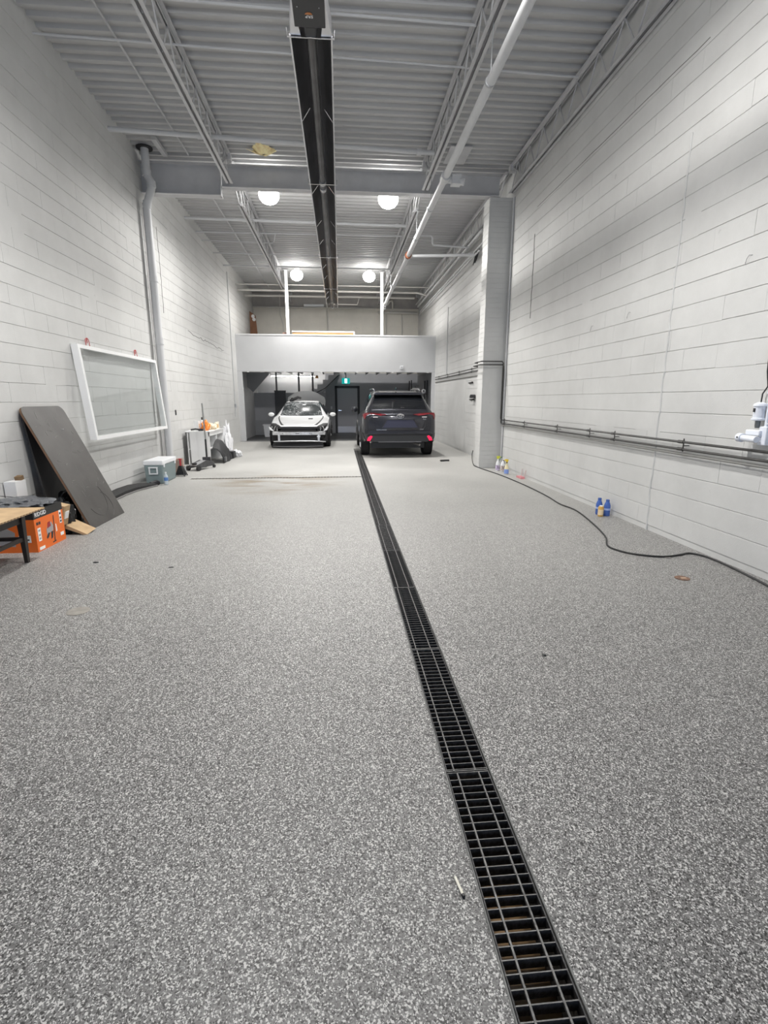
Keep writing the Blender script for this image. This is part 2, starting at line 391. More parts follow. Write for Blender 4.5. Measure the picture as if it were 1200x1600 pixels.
# ================================================================== ROOF STEEL
def angle_pair(y0, y1, z, up):
    b = B(); s = 1 if up else -1
    for sd in (-1, 1):
        x0, x1 = sorted((sd * .012, sd * .062))
        b.box((x0, y0, min(z, z - s*.006)), (x1, y1, max(z, z - s*.006)))
        x0, x1 = sorted((sd * .012, sd * .018))
        b.box((x0, y0, min(z, z - s*.05)), (x1, y1, max(z, z - s*.05)))
    return b
JT, JB = 5.835, 5.37
rod = B(); rod.cyl((0, 0, 0), (0, .3, .43), .011, 6); ROD = rod.mesh('web_rod', STEEL, True)
rod = B(); rod.cyl((0, .3, .43), (0, .6, 0), .011, 6); ROD2 = rod.mesh('web_rod', STEEL, True)
def joist(x, y0, y1, label, first_far=False):
    t = thing('roof_joist', label, 'joist', (x, 0, 0), 'open web roof joists')
    build(angle_pair(y0, y1, JT, True), 'top_chord', STEEL, t, local=True)
    build(angle_pair(y0 + (.9 if first_far else 0), y1 - (.05 if not first_far else .3), JB, False), 'bottom_chord', STEEL, t, local=True)
    y = y0 + (.9 if first_far else .2)
    while y < y1 - .6:
        put('web_rod', ROD, t, (0, y, JB + .01)); put('web_rod', ROD2, t, (0, y, JB + .01)); y += .6
    b = B(); b.box((-.06, y1-.14, JT-.10), (.06, y1, JT-.005)); b.tube([(0, y1-.75, JB+.02), (0, y1-.12, JT-.05)], .014, 6)
    build(b, 'bearing_seat', STEEL, t, local=True)
    if first_far:
        b = B(); b.tube([(-.03, y0+.05, JT-.03), (-.03, y0+.95, JB+.02)], .012, 6); b.tube([(.03, y0+.3, JT-.03), (.03, y0+.95, JB+.02)], .012, 6); build(b, 'end_web', STEEL, t, local=True)
    return t
joist(-1.965, YF, 10.66, 'open web joist between dark board and heater, near side of the beam')
joist(1.70, YF, 10.66, 'open web joist above the sprinkler main, on the near side of the beam')
joist(3.395, YF, 10.66, 'open web joist tight against the block wall, on the near side of the beam')
joist(-1.965, 10.82, YB-.1, 'open web joist running from the beam over the white car', True)
joist(1.70, 10.82, YB-.1, 'open web joist running from the beam over the dark SUV', True)
joist(3.395, 10.82, YB-.1, 'open web joist beside the wall pipes, beyond the beam', True)

def ibeam(name, x0, x1, yc, zb, zt, fw, label):
    t = thing(name, label, 'beam', (x0, yc, zb))
    b = B(); b.box((x0, yc-.006, zb), (x1, yc+.006, zt)); build(b, 'web', STEEL, t)
    b = B(); b.box((x0, yc-fw, zb), (x1, yc+fw, zb+.016)); build(b, 'bottom_flange', STEEL, t)
    b = B(); b.box((x0, yc-fw, zt-.016), (x1, yc+fw, zt)); build(b, 'top_flange', STEEL, t)
    return t
ibeam('steel_beam', -2.13, 3.2, 10.76, 5.335, 5.72, .085, 'grey steel beam crossing the hall from the brick pier')
t = ibeam('steel_beam', XL, -2.14, 10.76, 5.19, 5.72, .095, 'deeper grey steel beam stub beside the drainpipe')
b = B(); b.box((-2.16, 10.70, 5.19), (-2.145, 10.82, 5.72)); build(b, 'end_plate', STEEL, t)

# cross pipes and conduits under the deck
def pipe_thing(name, pts, r, label, cat='pipe', mat=None, fittings=(), n=10, group=None):
    t = thing(name, label, cat, pts[0], group)
    b = B(); b.tube(pts, r, n); build(b, 'pipe', mat or PIPEP, t, True)
    for (p, d, L, rr) in fittings:
        d = Vector(d).normalized(); p = Vector(p); b = B(); b.cyl(p - d*L/2, p + d*L/2, rr, 12); build(b, 'coupling', mat or PIPEP, t, True)
    return t
pipe_thing('conduit', [(XL, 7.45, 5.74), (-1.5, 7.52, 5.74), (1.5, 7.62, 5.74), (3.3, 7.66, 5.72)], .013, 'thin conduit under the deck, nearer side of the thicker branch pipe', 'conduit')
pipe_thing('branch_pipe', [(XL, 9.45, 5.66), (-1.5, 9.6, 5.66), (1.72, 9.8, 5.66)], .038, 'branch pipe crossing under the deck just ahead of the steel beam', fittings=[((-2.2, 9.55, 5.66), (1,.05,0), .07, .05), ((1.45, 9.78, 5.66), (1,.05,0), .08, .052)])
pipe_thing('conduit', [(XL, 6.80, 5.80), (0, 6.92, 5.80), (1.7, 6.96, 5.80)], .016, 'conduit under the deck above the heater burner box', 'conduit')
pipe_thing('branch_pipe', [(XL, 13.45, 5.66), (1.72, 13.58, 5.66)], .035, 'branch pipe crossing over the hall just past the steel beam', fittings=[((-2.2, 13.48, 5.66), (1,.02,0), .07, .048), ((1.5, 13.57, 5.66), (1,.02,0), .07, .048)])
pipe_thing('conduit', [(XL, 14.4, 5.64), (1.9, 14.3, 5.64)], .022, 'plain conduit beside the bent conduit past the beam', 'conduit')
pipe_thing('conduit', [(XL, 14.95, 5.60), (-1.75, 15.05, 5.60), (-1.70, 15.0, 5.62), (-1.60, 14.5, 5.64), (-1.58, 14.4, 5.66)], .016, 'conduit with a bent end past the beam', 'conduit')
pipe_thing('conduit', [(XL, 16.2, 5.62), (1.7, 16.28, 5.62)], .018, 'conduit crossing under the deck between the bent conduit and the far lamps', 'conduit')
pipe_thing('conduit', [(XL, 17.5, 5.60), (1.7, 17.56, 5.60)], .022, 'conduit crossing just ahead of the far pair of lamps', 'conduit')
pipe_thing('bridging_bar', [(-2.685, YF, 5.835), (-2.685, 10.66, 5.835)], .014, 'long thin bar along the deck between joist and near left wall', 'bar', STEEL, n=6)
pipe_thing('bridging_bar', [(-2.72, 10.9, 5.81), (-2.72, 21.5, 5.81)], .016, 'long thin bar along the deck beyond the beam, over the white cabinet', 'bar', STEEL, n=6)
b = B(); b.box((-3.12, 10.0, 5.77), (-3.04, 10.62, 5.83)); tag(build(b, 'deck_strut', STEEL), 'short grey strut under the deck beside the drainpipe top', 'strut')

# spray foam lump and steel patch on the deck
b = B(); rn = random.Random(2); ring = []
for k in range(22):
    a = 2*math.pi*k/22; r = rn.uniform(.75, 1.15); ring.append((-1.30 + .215*r*math.cos(a), 10.42 + .20*r*math.sin(a)))
P = []
for i in range(6):
    f = i / 5; P.append([Vector((-1.30 + (x+1.30)*(1-f*.9), 10.42 + (y-10.42)*(1-f*.9), 5.874 - .085*math.sin(f*math.pi/2) + rn.uniform(-.008,.008))) for x, y in ring + ring[:1]])
b.grid(P); b.add([(-1.62, 10.40, 5.868), (-1.44, 10.36, 5.80), (-1.42, 10.50, 5.82)], [(0, 1, 2)])
tag(build(b, 'spray_foam_patch', M('foam', (.95, .85, .50), .8, c2=(.80, .62, .32), vscale=14, bump=.6, bscale=40), smooth=True), 'ragged yellow spray foam lump on the deck before the beam', 'foam patch')
b = B(); b.box((2.05, 9.98, 5.855), (2.45, 10.66, 5.872)); tag(build(b, 'deck_patch_plate', STEEL), 'flat grey plate patching the ribbed deck by the beam', 'plate')

# ================================================================== TUBE HEATER
HZ = 4.80; hx0, hx1 = -.403, -.012; hc = (hx0 + hx1) / 2; HY0, HY1 = 5.62, 19.95
DKM = M('reflector_dark', (.11, .11, .118), .32, .85, var=.15, vscale=2); EDG = M('reflector_edge', (.62, .62, .64), .35, .8)
t = thing('tube_heater', 'long black radiant tube heater hanging along the middle of the hall', 'heater', (hc, HY0, HZ))
pr_ = [(hx0, HZ), (hx0+.03, HZ+.05), (hx0+.09, HZ+.12), (hc-.05, HZ+.17), (hc, HZ+.155), (hc+.05, HZ+.17), (hx1-.09, HZ+.12), (hx1-.03, HZ+.05), (hx1, HZ)]
b = B(); b.grid([[Vector((x, y, z)) for x, z in pr_] for y in (HY0, HY1)]); b.grid([[Vector((x, y, z+.008)) for x, z in pr_] for y in (HY0, HY1)])
build(b, 'reflector', DKM, t)
for x in (hx0, hx1):
    b = B(); b.box((x-.008, HY0, HZ-.012), (x+.008, HY1, HZ+.006)); build(b, 'reflector_edge', EDG, t)
TUBE = M('heater_tube', (.10, .098, .10), .38, .7, var=.25, vscale=3)
b = B(); b.cyl((hc, HY0-.1, HZ+.045), (hc, HY1+.12, HZ+.045), .045, 20); build(b, 'burner_tube', TUBE, t, True)
b = B(); b.cyl((hc, HY1+.02, HZ+.045), (hc, HY1+.2, HZ+.045), .06, 16, .045); build(b, 'exhaust_cap', WHITEP, t, True)
for y in (9.0, 9.25, 13.2, 16.7, 19.0):
    b = B(); b.cyl((hc, y-.05, HZ+.045), (hc, y+.05, HZ+.045), .055, 18); build(b, 'tube_coupling', M('coupling_grey', (.45, .45, .46), .4, .6), t, True)
for y in (HY0+.02, 8.95, 13.15, 16.65, 19.0):
    b = B(); b.tube([(hx0-.03, y, HZ+.06), (hx0-.025, y, HZ-.01), (hc-.05, y, HZ-.01), (hc, y, HZ-.006), (hc+.05, y, HZ-.01), (hx1+.025, y, HZ-.01), (hx1+.03, y, HZ+.06)], .007, 6)
    build(b, 'support_wire', CHROME, t, True)
for y in (7.1, 9.35, 11.0, 12.2, 14.3, 15.5, 17.6, 18.4):
    for s in (-1, 1):
        b = B(); e = hx1 if s > 0 else hx0; b.tube([(e, y+.05, HZ), (hc + s*.085, y-.06, HZ+.10)], .005, 5); build(b, 'spring_clip', CHROME, t)
for y in (6.0, 9.0, 13.0, 16.7, 19.4):
    for x in (hx0+.05, hx1-.05):
        b = B(); b.tube([(x, y, HZ+.1), (x, y, ZC)], .004, 5); build(b, 'hanger_wire', GALV, t)
b = B(); b.box((hx0+.055, 4.75, HZ-.015), (hx1-.055, 5.50, HZ+.22)); bb_ = build(b, 'burner_box', M('burner_black', (.028, .028, .031), .5), t, bevel=.006)
b = B(); b.box((hc-.06, 5.50, HZ-.005), (hc+.06, 5.66, HZ+.12)); build(b, 'burner_throat', M('burner_black', (.03,)*3), t, bevel=.02)
for s in (-1, 1):
    x = hx0 if s < 0 else hx1
    b = B(); b.add([(x, 5.63, HZ), (x - s*.10, 5.63, HZ+.0), (x - s*.055, 5.20, HZ+.0), (x, 5.63, HZ+.16), (x - s*.10, 5.63, HZ+.16), (x - s*.055, 5.20, HZ+.16)], [(0,1,2),(3,5,4),(0,2,5,3),(0,3,4,1),(1,4,5,2)])
    build(b, 'end_bracket', EDG, t)
mt = axes((hc+.035, 5.345, HZ-.0165), (-1, 0, 0), (0, 1, 0), (0, 0, -1))
text('SRP', .045, WHITE, 'logo_letters', t, mt)
b = B(); b.prism([(.03*math.cos(a)*1.1, .026*math.sin(a)) for a in [math.pi*(1+k/12) for k in range(13)]], lambda p, q: (hc-.005-p, 5.335+q, HZ-.0155), lambda p, q: (hc-.005-p, 5.335+q, HZ-.0175)); build(b, 'logo_flame', M('logo_orange', (.55, .2, .06), .5), t)
for (dx, dy) in ((-.10, 5.25), (-.1, 5.12), (.09, 5.25), (-.085, 5.02), (.06, 5.0)):
    b = B(); b.cyl((hc+dx, dy, HZ-.019), (hc+dx, dy, HZ-.01), .005, 8); build(b, 'screw', GALV, t)

# ================================================================== HIGH BAY LAMPS
LENS = M('lamp_lens', (1, 1, 1), .3, emit=(1, .985, .95, 22))
lm = thing('high_bay_lamp', '', 'lamp', (0, 0, 0))
b = B(); b.lathe([(.04, .16), (.07, .15), (.085, .11), (.095, .085), (.09, .08)], (0, 0, 0), 28); build(b, 'housing', M('lamp_housing', (.55, .55, .56), .4, .5), lm, True, local=True)
b = B(); b.lathe([(.088, .085), (.15, .06), (.195, .005), (.208, -.06), (.19, -.13), (.14, -.19), (.07, -.222), (.02, -.23)], (0, 0, 0), 28); build(b, 'lens', LENS, lm, True, local=True)  # globe shape stands in for the glow around a flat lens
b = B(); b.cyl((0, 0, .12), (0, 0, .19), .012, 8); b.tube([(0, 0, .19), (.02, 0, .21), (0, 0, .235), (-.02, 0, .21), (0, 0, .19)], .006, 6); b.cyl((0, 0, .23), (0, 0, .42), .006, 6)
build(b, 'hook', GALV, lm, True, local=True)
LZ = 5.54
spots = [(-1.345, 11.4, 'lit high bay lamp beyond the beam, between heater and drainpipe wall'), (1.07, 11.42, 'round lit high bay lamp beyond the beam, between heater and the sprinkler main'),
         (-1.356, 18.2, 'round lit high bay lamp by the white mezzanine post nearer the leaning brown board'), (1.06, 18.2, 'round lit high bay lamp by the white mezzanine post over the dark SUV'),
         (-1.345, 4.2, 'high bay lamp near the entrance, on the orange box side of the heater'), (1.07, 4.2, 'high bay lamp near the entrance, on the sprinkler main side of the heater')]
for i, (x, y, lab) in enumerate(spots):
    o = lm if i == 0 else copy_tree(lm)
    zl = LZ + (.03 if y > 15 else 0); o.location = (x, y, zl); tag(o, lab, 'lamp', 'high bay lamps')
    l = bpy.data.lights.new('high_bay_light', 'AREA'); l.shape = 'DISK'; l.size = .34; l.energy = LAMP_W * (1.12 if 10 < y < 15 else .85 if y > 15 else 1); l.color = (1, .98, .95); l.spread = R(180 if y > 15 else 164)
    lo = bpy.data.objects.new('high_bay_light', l); col.objects.link(lo); lo.location = (x, y, zl - .236)

# ================================================================== SPRINKLER MAIN AND RIGHT-HAND PIPES
t = pipe_thing('sprinkler_main', [(1.70, YF, 4.82), (1.69, 19.3, 4.82), (1.69, 19.5, 4.72)], .052, 'long grey sprinkler main hung below the joist over the dark SUV',
    fittings=[((1.695, 8.6, 4.82), (0,1,0), .16, .075), ((1.69, 13.0, 4.82), (0,1,0), .2, .075), ((1.69, 16.2, 4.82), (0,1,0), .12, .07), ((1.69, 19.3, 4.82), (0,1,0), .14, .075)], n=14)
RUST = M('rust', (.28, .10, .05), .8, var=.3, vscale=20)
b = B(); b.cyl((1.69, 12.86, 4.82), (1.69, 12.95, 4.82), .08, 12); build(b, 'rusty_clamp', RUST, t, True)
b = B(); b.cyl((1.69, 8.66, 4.82), (1.92, 8.66, 4.80), .055, 12); b.cyl((1.88, 8.66, 4.80), (2.0, 8.62, 4.77), .05, 10); b.box((1.80, 8.60, 4.74), (1.95, 8.74, 4.87)); build(b, 'outlet_tee', PIPEP, t, True)
for y in (6.2, 9.9, 11.6, 14.5, 17.2):
    b = B(); b.tube([(1.69, y, 4.87), (1.70, y, JB)], .006, 6); b.cyl((1.69, y-.015, 4.82), (1.69, y+.015, 4.82), .06, 12); build(b, 'hanger', GALV, t)
pipe_thing('branch_pipe', [(1.75, 12.98, 4.82), (3.3, 13.05, 4.90)], .036, 'straight pipe from the rusty clamp to the wall pipes', fittings=[((3.25, 13.05, 4.9), (1,0,.05), .12, .05)])
pipe_thing('conduit', [(1.95, 13.3, 5.37), (2.30, 13.3, 5.37), (2.335, 13.3, 5.33), (2.335, 13.3, 5.20), (2.37, 13.3, 5.165), (3.25, 13.3, 5.13)], .022, 'stepped conduit beside the rusty clamp, beyond the beam', 'conduit')
for k, (x, z, r, lab) in enumerate(((3.28, 5.20, .035, 'thickest upper pipe along the wall beyond the pier'), (3.38, 5.02, .028, 'middle pipe along the wall beyond the pier'), (3.33, 4.88, .02, 'thin lower pipe along the wall beyond the pier'), (3.20, 5.28, .026, 'innermost pipe along the joist beyond the pier'))):
    pipe_thing('wall_pipe', [(x, 12.2 + .2*k, z), (x, 21.8, z)], r, lab, fittings=[((x, 15+k*.7, z), (0,1,0), .1, r*1.4), ((x, 19+k*.5, z), (0,1,0), .1, r*1.4)])
b = B(); rn = random.Random(3)
for k in range(4): b.tube([(3.42, 12.9+.06*k, 5.0), (3.36, 12.95+.1*k, 4.78-rn.random()*.1), (3.42, 13.2+.05*k, 4.9), (3.44, 13.25, 5.1)], .009, 5)
tag(build(b, 'cable_bundle', BLACKM, smooth=True), 'tangled dark cables at the pipe end beyond the pier', 'cables')

# drainpipe on the left wall
t = thing('drainpipe', 'thick painted drainpipe with an offset bend, on the near side wall', 'pipe', (-3.42, 10.5, .02))
b = B(); b.tube([(-3.40, 10.5, 5.86), (-3.40, 10.5, 5.45), (-3.38, 10.5, 5.38), (-3.33, 10.5, 5.30), (-3.34, 10.5, 5.2), (-3.42, 10.5, 5.0), (-3.45, 10.5, 4.92), (-3.45, 10.5, 4.8), (-3.45, 10.5, .02)], .068, 16); build(b, 'pipe', PIPEP, t, True)
for (p, q) in (((-3.40, 10.5, 5.50), (-3.40, 10.5, 5.40)), ((-3.335, 10.5, 5.32), (-3.335, 10.5, 5.22)), ((-3.43, 10.5, 4.99), (-3.45, 10.5, 4.88)), ((-3.45, 10.5, 2.62), (-3.45, 10.5, 2.5)), ((-3.45, 10.5, 3.72), (-3.45, 10.5, 3.62))):
    b = B(); b.cyl(p, q, .078, 16); build(b, 'collar', PIPEP, t, True)
b = B(); b.lathe([(.14, 0), (.14, .02), (.07, .02)], (-3.40, 10.5, 5.84), 16); build(b, 'roof_flange', BLACKM, t)
pipe_thing('conduit', [(-3.55, 10.62, .05), (-3.55, 10.62, 5.0)], .018, 'slim dark conduit rising tight behind the drainpipe', 'conduit', M('conduit_dark', (.22, .21, .2), .6))
pipe_thing('conduit', [(XL+.02, 17.9, .9), (XL+.02, 17.9, 5.5)], .014, 'slim conduit rising beside the mezzanine front by the cabinet', 'conduit')
pipe_thing('conduit', [(XR-.02, 16.58, 2.25), (XR-.02, 16.58, 4.30)], .013, 'slim conduit rising on the wall over the SUV', 'conduit')

# ================================================================== MEZZANINE CONTENTS
for x, lab in ((-1.777, 'white steel post on the mezzanine nearer the leaning brown board'), (1.55, 'white steel post on the mezzanine above the dark SUV')):
    t = thing('steel_post', lab, 'post', (x, D+.22, 2.86))
    b = B(); b.box((x-.05, D+.17, 2.86), (x+.05, D+.27, ZC-.06)); build(b, 'shaft', WHITE, t, bevel=.008)
    b = B(); b.box((x-.1, D+.15, ZC-.06), (x+.1, D+.29, ZC-.04)); build(b, 'cap_plate', STEEL, t)
    b = B(); b.box((x-.1, D+.15, 2.86), (x+.1, D+.29, 2.875)); build(b, 'base_plate', STEEL, t)
MP = M('mezz_pipe', (.60, .585, .55), .5)
pipe_thing('conduit', [(XL, 19.3, 5.43), (3.3, 19.3, 5.43)], .02, 'upper bright conduit crossing above the mezzanine', 'conduit', MP)
pipe_thing('branch_pipe', [(XL, 19.6, 5.30), (2.9, 19.6, 5.30), (3.1, 19.6, 5.26), (3.3, 19.6, 5.2)], .035, 'branch pipe crossing above the mezzanine, below the bright conduit', mat=MP)
pipe_thing('branch_pipe', [(XL, 20.9, 5.36), (3.0, 20.9, 5.36)], .04, 'branch pipe nearer the back wall above the mezzanine', mat=MP)
pipe_thing('conduit', [(XL, YB-.1, 5.28), (1.6, YB-.1, 5.28)], .03, 'long conduit along the upper back wall', 'conduit', MP)
pipe_thing('branch_pipe', [(1.7, YB-.12, 5.12), (3.4, YB-.12, 5.12)], .05, 'thick pipe across the upper back wall over the SUV', mat=MP)
pipe_thing('conduit', [(2.05, YB-.05, 2.9), (2.05, YB-.05, 5.1)], .035, 'vertical pipe on the upper back wall nearer the white post', 'conduit', MP)
pipe_thing('conduit', [(2.75, YB-.05, 2.9), (2.75, YB-.05, 5.1)], .02, 'thin vertical pipe on the upper back wall near the corner', 'conduit', MP)
pipe_thing('conduit', [(-.45, YB-.05, 2.9), (-.45, YB-.05, 5.55)], .028, 'vertical conduit on the upper back wall behind the heater end', 'conduit', MP)
pipe_thing('conduit', [(-2.35, YB-.05, 2.9), (-2.35, YB-.05, 4.6), (-2.45, YB-.05, 5.0), (-2.45, YB-.05, 5.8)], .018, 'kinked conduit on the upper back wall by the brown board', 'conduit', MP)
t = thing('vent_elbow', 'white elbow pipe stub on the dark band of the back wall', 'pipe', (2.3, YB-.15, 5.3))
b = B(); b.tube([(2.12, YB-.02, 5.45), (2.2, YB-.2, 5.56), (2.3, YB-.2, 5.58), (2.33, YB-.2, 5.5), (2.33, YB-.2, 5.28)], .04, 10); build(b, 'pipe', MP, t, True)
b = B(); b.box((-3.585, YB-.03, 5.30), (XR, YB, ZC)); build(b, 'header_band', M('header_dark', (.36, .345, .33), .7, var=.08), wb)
b = B(); b.box((-1.45, YB-.12, 5.32), (-.6, YB-.035, 5.42)); tag(build(b, 'strip_light', WHITEP, bevel=.01), 'unlit long white strip light on the upper back wall', 'strip light')
b = B(); b.tube([(-.25, 20.97, 4.98), (.05, 20.97, 5.40)], .03, 6); b.tube([(-.15, 20.97, 5.1), (.75, 20.97, 5.1), (.85, 20.97, 5.4)], .02, 6); tag(build(b, 'pipe_brace', MP), 'angled pipe brace hanging behind the heater end', 'brace')
b = B(); b.prism([(-3.53, 2.86), (-3.15, 2.86), (-3.30, 4.75), (-3.53, 4.92)], lambda p, q: (p, 21.5 + (q-2.86)*.08, q), lambda p, q: (p, 21.54 + (q-2.86)*.08, q))
t = tag(build(b, 'brown_board', M('hardboard', (.22, .10, .05), .6, var=.15, vscale=3)), 'brown board leaning in the corner of the mezzanine', 'board')
for z in (4.72, 4.6):
    b = B(); b.cyl((-3.36-(z-4.6)*.3, 21.499+(z-2.86)*.08, z), (-3.36-(z-4.6)*.3, 21.494+(z-2.86)*.08, z), .07, 10); build(b, 'white_sticker', WHITE, t)
t = thing('plywood_partition', 'low plywood panel with white top edge on the mezzanine', 'panel', (-.6, 20, 2.86))
b = B(); b.box((-1.72, 20.0, 2.86), (.56, 20.03, 3.93)); build(b, 'panel', M('plywood', (.58, .33, .14), .6, var=.1, vscale=3), t)
b = B(); b.box((-1.74, 19.98, 3.93), (.60, 20.05, 3.98)); b.box((.56, 19.98, 2.86), (.61, 20.05, 3.93)); build(b, 'white_trim', WHITE, t)
b = B(); b.box((-1.93, D+.3, 2.86), (-1.85, D+.38, 3.80)); b.box((-1.97, D+.28, 3.66), (-1.83, D+.3, 3.80)); tag(build(b, 'outlet_post', M('outlet_brown', (.25, .16, .13), .6)), 'small brown outlet box beside the mezzanine post', 'outlet box')
b = B(); b.box((2.19, D-.03, 2.54), (2.31, D-.002, 2.66)); t = tag(build(b, 'alarm_box', WHITEP, bevel=.006), 'small white square box on the mezzanine front', 'alarm box')
b = B(); b.box((2.225, D-.034, 2.575), (2.275, D-.029, 2.625)); build(b, 'cover', M('grey_plastic', (.55, .55, .56), .5), t)

# ================================================================== UNDER THE MEZZANINE
FRM = M('door_frame_paint', (.03, .031, .036), .5); LEAF = M('door_leaf_paint', (.48, .485, .52), .5)
t = thing('door_1', 'grey door', 'door', (.3, YB-.1, 0)); del t['label'], t['category']; struct(t)
b = B(); b.box((-.21, YB-.12, 0), (-.11, YB-.06, 2.06)); b.box((.78, YB-.12, 0), (.88, YB-.06, 2.06)); b.box((-.21, YB-.12, 1.96), (.88, YB-.06, 2.06)); build(b, 'frame', FRM, t)
b = B(); b.box((-.11, YB-.10, .02), (.78, YB-.06, 1.96)); dl = build(b, 'leaf', LEAF, t)
b = B(); b.box((-.10, YB-.105, .03), (.77, YB-.099, .30)); build(b, 'kick_plate', M('kick', (.55, .55, .58), .35, .6), dl)
b = B(); b.cyl((-.04, YB-.15, 1.0), (-.04, YB-.10, 1.0), .025, 10); b.box((-.05, YB-.16, .99), (.07, YB-.145, 1.01)); build(b, 'handle', CHROME, dl)
b = B(); b.box((-.41, YB-.075, 1.05), (-.34, YB-.061, 1.18)); t = tag(build(b, 'light_switch', WHITEP), 'small white light switch on the dark wall by the door', 'light switch')
b = B(); b.box((-.385, YB-.083, 1.09), (-.365, YB-.074, 1.13)); build(b, 'toggle', WHITEP, t)
t = thing('exit_sign', 'small green exit sign with a white running figure over the door', 'exit sign', (.27, 22.0, 2.12))
b = B(); b.box((.10, 21.98, 2.12), (.44, 22.03, 2.36)); build(b, 'body', M('exit_green', (.0, .30, .30), .4, emit=(0, .55, .5, .5)), t)
PIC = M('exit_white', (.9, .95, .95), .4, emit=(.8, 1, 1, 1.6))
b = B(); b.box((.22, 21.975, 2.15), (.32, 21.98, 2.33)); build(b, 'lit_doorway', PIC, t)
EXD = M('exit_figure', (.0, .22, .2), .5)
b = B(); b.cyl((.272, 21.973, 2.305), (.272, 21.975, 2.305), .013, 10)
for p, q in (((.27, 2.285), (.262, 2.23)), ((.262, 2.23), (.245, 2.20)), ((.245, 2.20), (.235, 2.165)), ((.262, 2.23), (.285, 2.205)), ((.285, 2.205), (.28, 2.165)), ((.27, 2.275), (.29, 2.25)), ((.27, 2.275), (.247, 2.255))):
    b.tube([(p[0], 21.974, p[1]), (q[0], 21.974, q[1])], .0075, 5)
build(b, 'running_figure', EXD, t)
b = B(); b.box((.25, 21.83, 2.36), (.29, 22.02, 2.40)); b.box((.25, 21.83, 2.36), (.29, 21.86, 2.72)); build(b, 'stem', STEEL, t)
# stair: solid saw-tooth stringer going up to the right, soffit sheet on the left
SG = M('stair_grey', (.62, .62, .63), .6)
t = thing('staircase', 'grey stair with saw-tooth side in the well behind the white car', 'stairs', (-1.0, 22.1, 1.6))
pts = [(-1.42, 1.55)]; x, z = -1.42, 1.72
for k in range(6):
    pts += [(x, z), (x + .24, z)]; x += .24; z += .19
pts += [(x, 2.5), (-.05, 2.5), (-.62, 1.9), (-.9, 1.6)]
b = B(); b.prism(pts, lambda p, q: (p, 22.05, q), lambda p, q: (p, 22.85, q)); build(b, 'stringer', SG, t)
b = B(); b.tube([(-1.45, 22.03, 1.52), (-.6, 22.03, 1.95), (-.05, 22.03, 2.46)], .014, 6); build(b, 'handrail', BLACKM, t)
b = B(); b.prism([(-3.56, 1.95), (-3.35, 1.75), (-2.72, 2.42), (-2.72, 2.49), (-3.56, 2.49)], lambda p, q: (p, 20.4, q), lambda p, q: (p, 20.44, q)); tag(build(b, 'soffit_sheet', M('soffit_grey', (.27, .275, .28), .6)), 'slanted grey sheet under the mezzanine near the stair well', 'panel')
t = thing('fluorescent_tube', 'lit fluorescent batten with an orange end in the stair well', 'light', (-1.8, 22.3, 2.42))
b = B(); b.box((-2.9, 22.25, 2.455), (-.92, 22.35, 2.495)); build(b, 'batten', WHITEP, t)
b = B(); b.cyl((-2.88, 22.3, 2.435), (-1.02, 22.3, 2.435), .016, 10); build(b, 'tube', M('tube_glow', (1, 1, 1), .3, emit=(1, .98, .94, 14)), t, True)
b = B(); b.box((-1.02, 22.22, 2.36), (-.90, 22.36, 2.455)); build(b, 'end_cap', M('end_orange', (.75, .38, .14), .6), t)
# white bin behind the white car
b = B(); b.prism([(-3.02, 0), (-2.66, 0), (-2.62, .48), (-3.06, .48)], lambda p, q: (p, 20.6, q), lambda p, q: (p, 20.95, q)); t = tag(build(b, 'white_bin', WHITEP, bevel=.02), 'white plastic bin on the dark floor behind the damaged car', 'bin')
b = B(); b.box((-3.08, 20.58, .46), (-2.60, 20.97, .50)); build(b, 'rim', WHITEP, t, bevel=.01)
# clutter shelf in the right corner behind the SUV
t = thing('storage_shelf', 'black storage shelf in the dark corner behind the SUV', 'shelf', (3.1, 20.2, 0))
for x in (2.78, 3.40):
    for y in (19.9, 20.5):
        b = B(); b.box((x-.02, y-.02, 0), (x+.02, y+.02, 2.2)); build(b, 'upright', BLACKM, t)
for z in (.4, 1.0, 1.66): 
    b = B(); b.box((2.76, 19.88, z), (3.42, 20.52, z+.03)); build(b, 'shelf_board', BLACKM, t)
rn = random.Random(8)
for k, (x, c, lab) in enumerate(((2.88, (.5, .5, .48), 'pale carton on the black shelf behind the SUV'), (3.05, (.2, .2, .2), 'dark small carton on the black shelf behind the SUV'))):
    b = B(); b.box((x-.08, 19.95, 1.69), (x+.08, 20.2, 1.92+.08*k)); b.box((x-.085, 20.05, 1.90+.08*k), (x+.085, 20.09, 1.925+.08*k)); tag(build(b, 'carton', M('carton%d' % k, c, .7, var=.3, vscale=10)), lab, 'carton')
b = B()
for k in range(24):
    a = 2*math.pi*k/24; a2 = 2*math.pi*(k+1)/24
    b.add([(3.27+.085*math.cos(a), 19.95, 1.785+.085*math.sin(a)), (3.27+.085*math.cos(a2), 19.95, 1.785+.085*math.sin(a2)), (3.27+.035*math.cos(a2), 19.93, 1.785+.035*math.sin(a2)), (3.27+.035*math.cos(a), 19.93, 1.785+.035*math.sin(a)),
           (3.27+.085*math.cos(a), 20.05, 1.785+.085*math.sin(a)), (3.27+.085*math.cos(a2), 20.05, 1.785+.085*math.sin(a2)), (3.27+.035*math.cos(a2), 20.05, 1.785+.035*math.sin(a2)), (3.27+.035*math.cos(a), 20.05, 1.785+.035*math.sin(a))],
          [(0,1,2,3),(0,4,5,1),(3,2,6,7),(4,7,6,5)])
tag(build(b, 'tape_roll', WHITEP, smooth=True), 'white tape roll on the black shelf behind the SUV', 'roll')

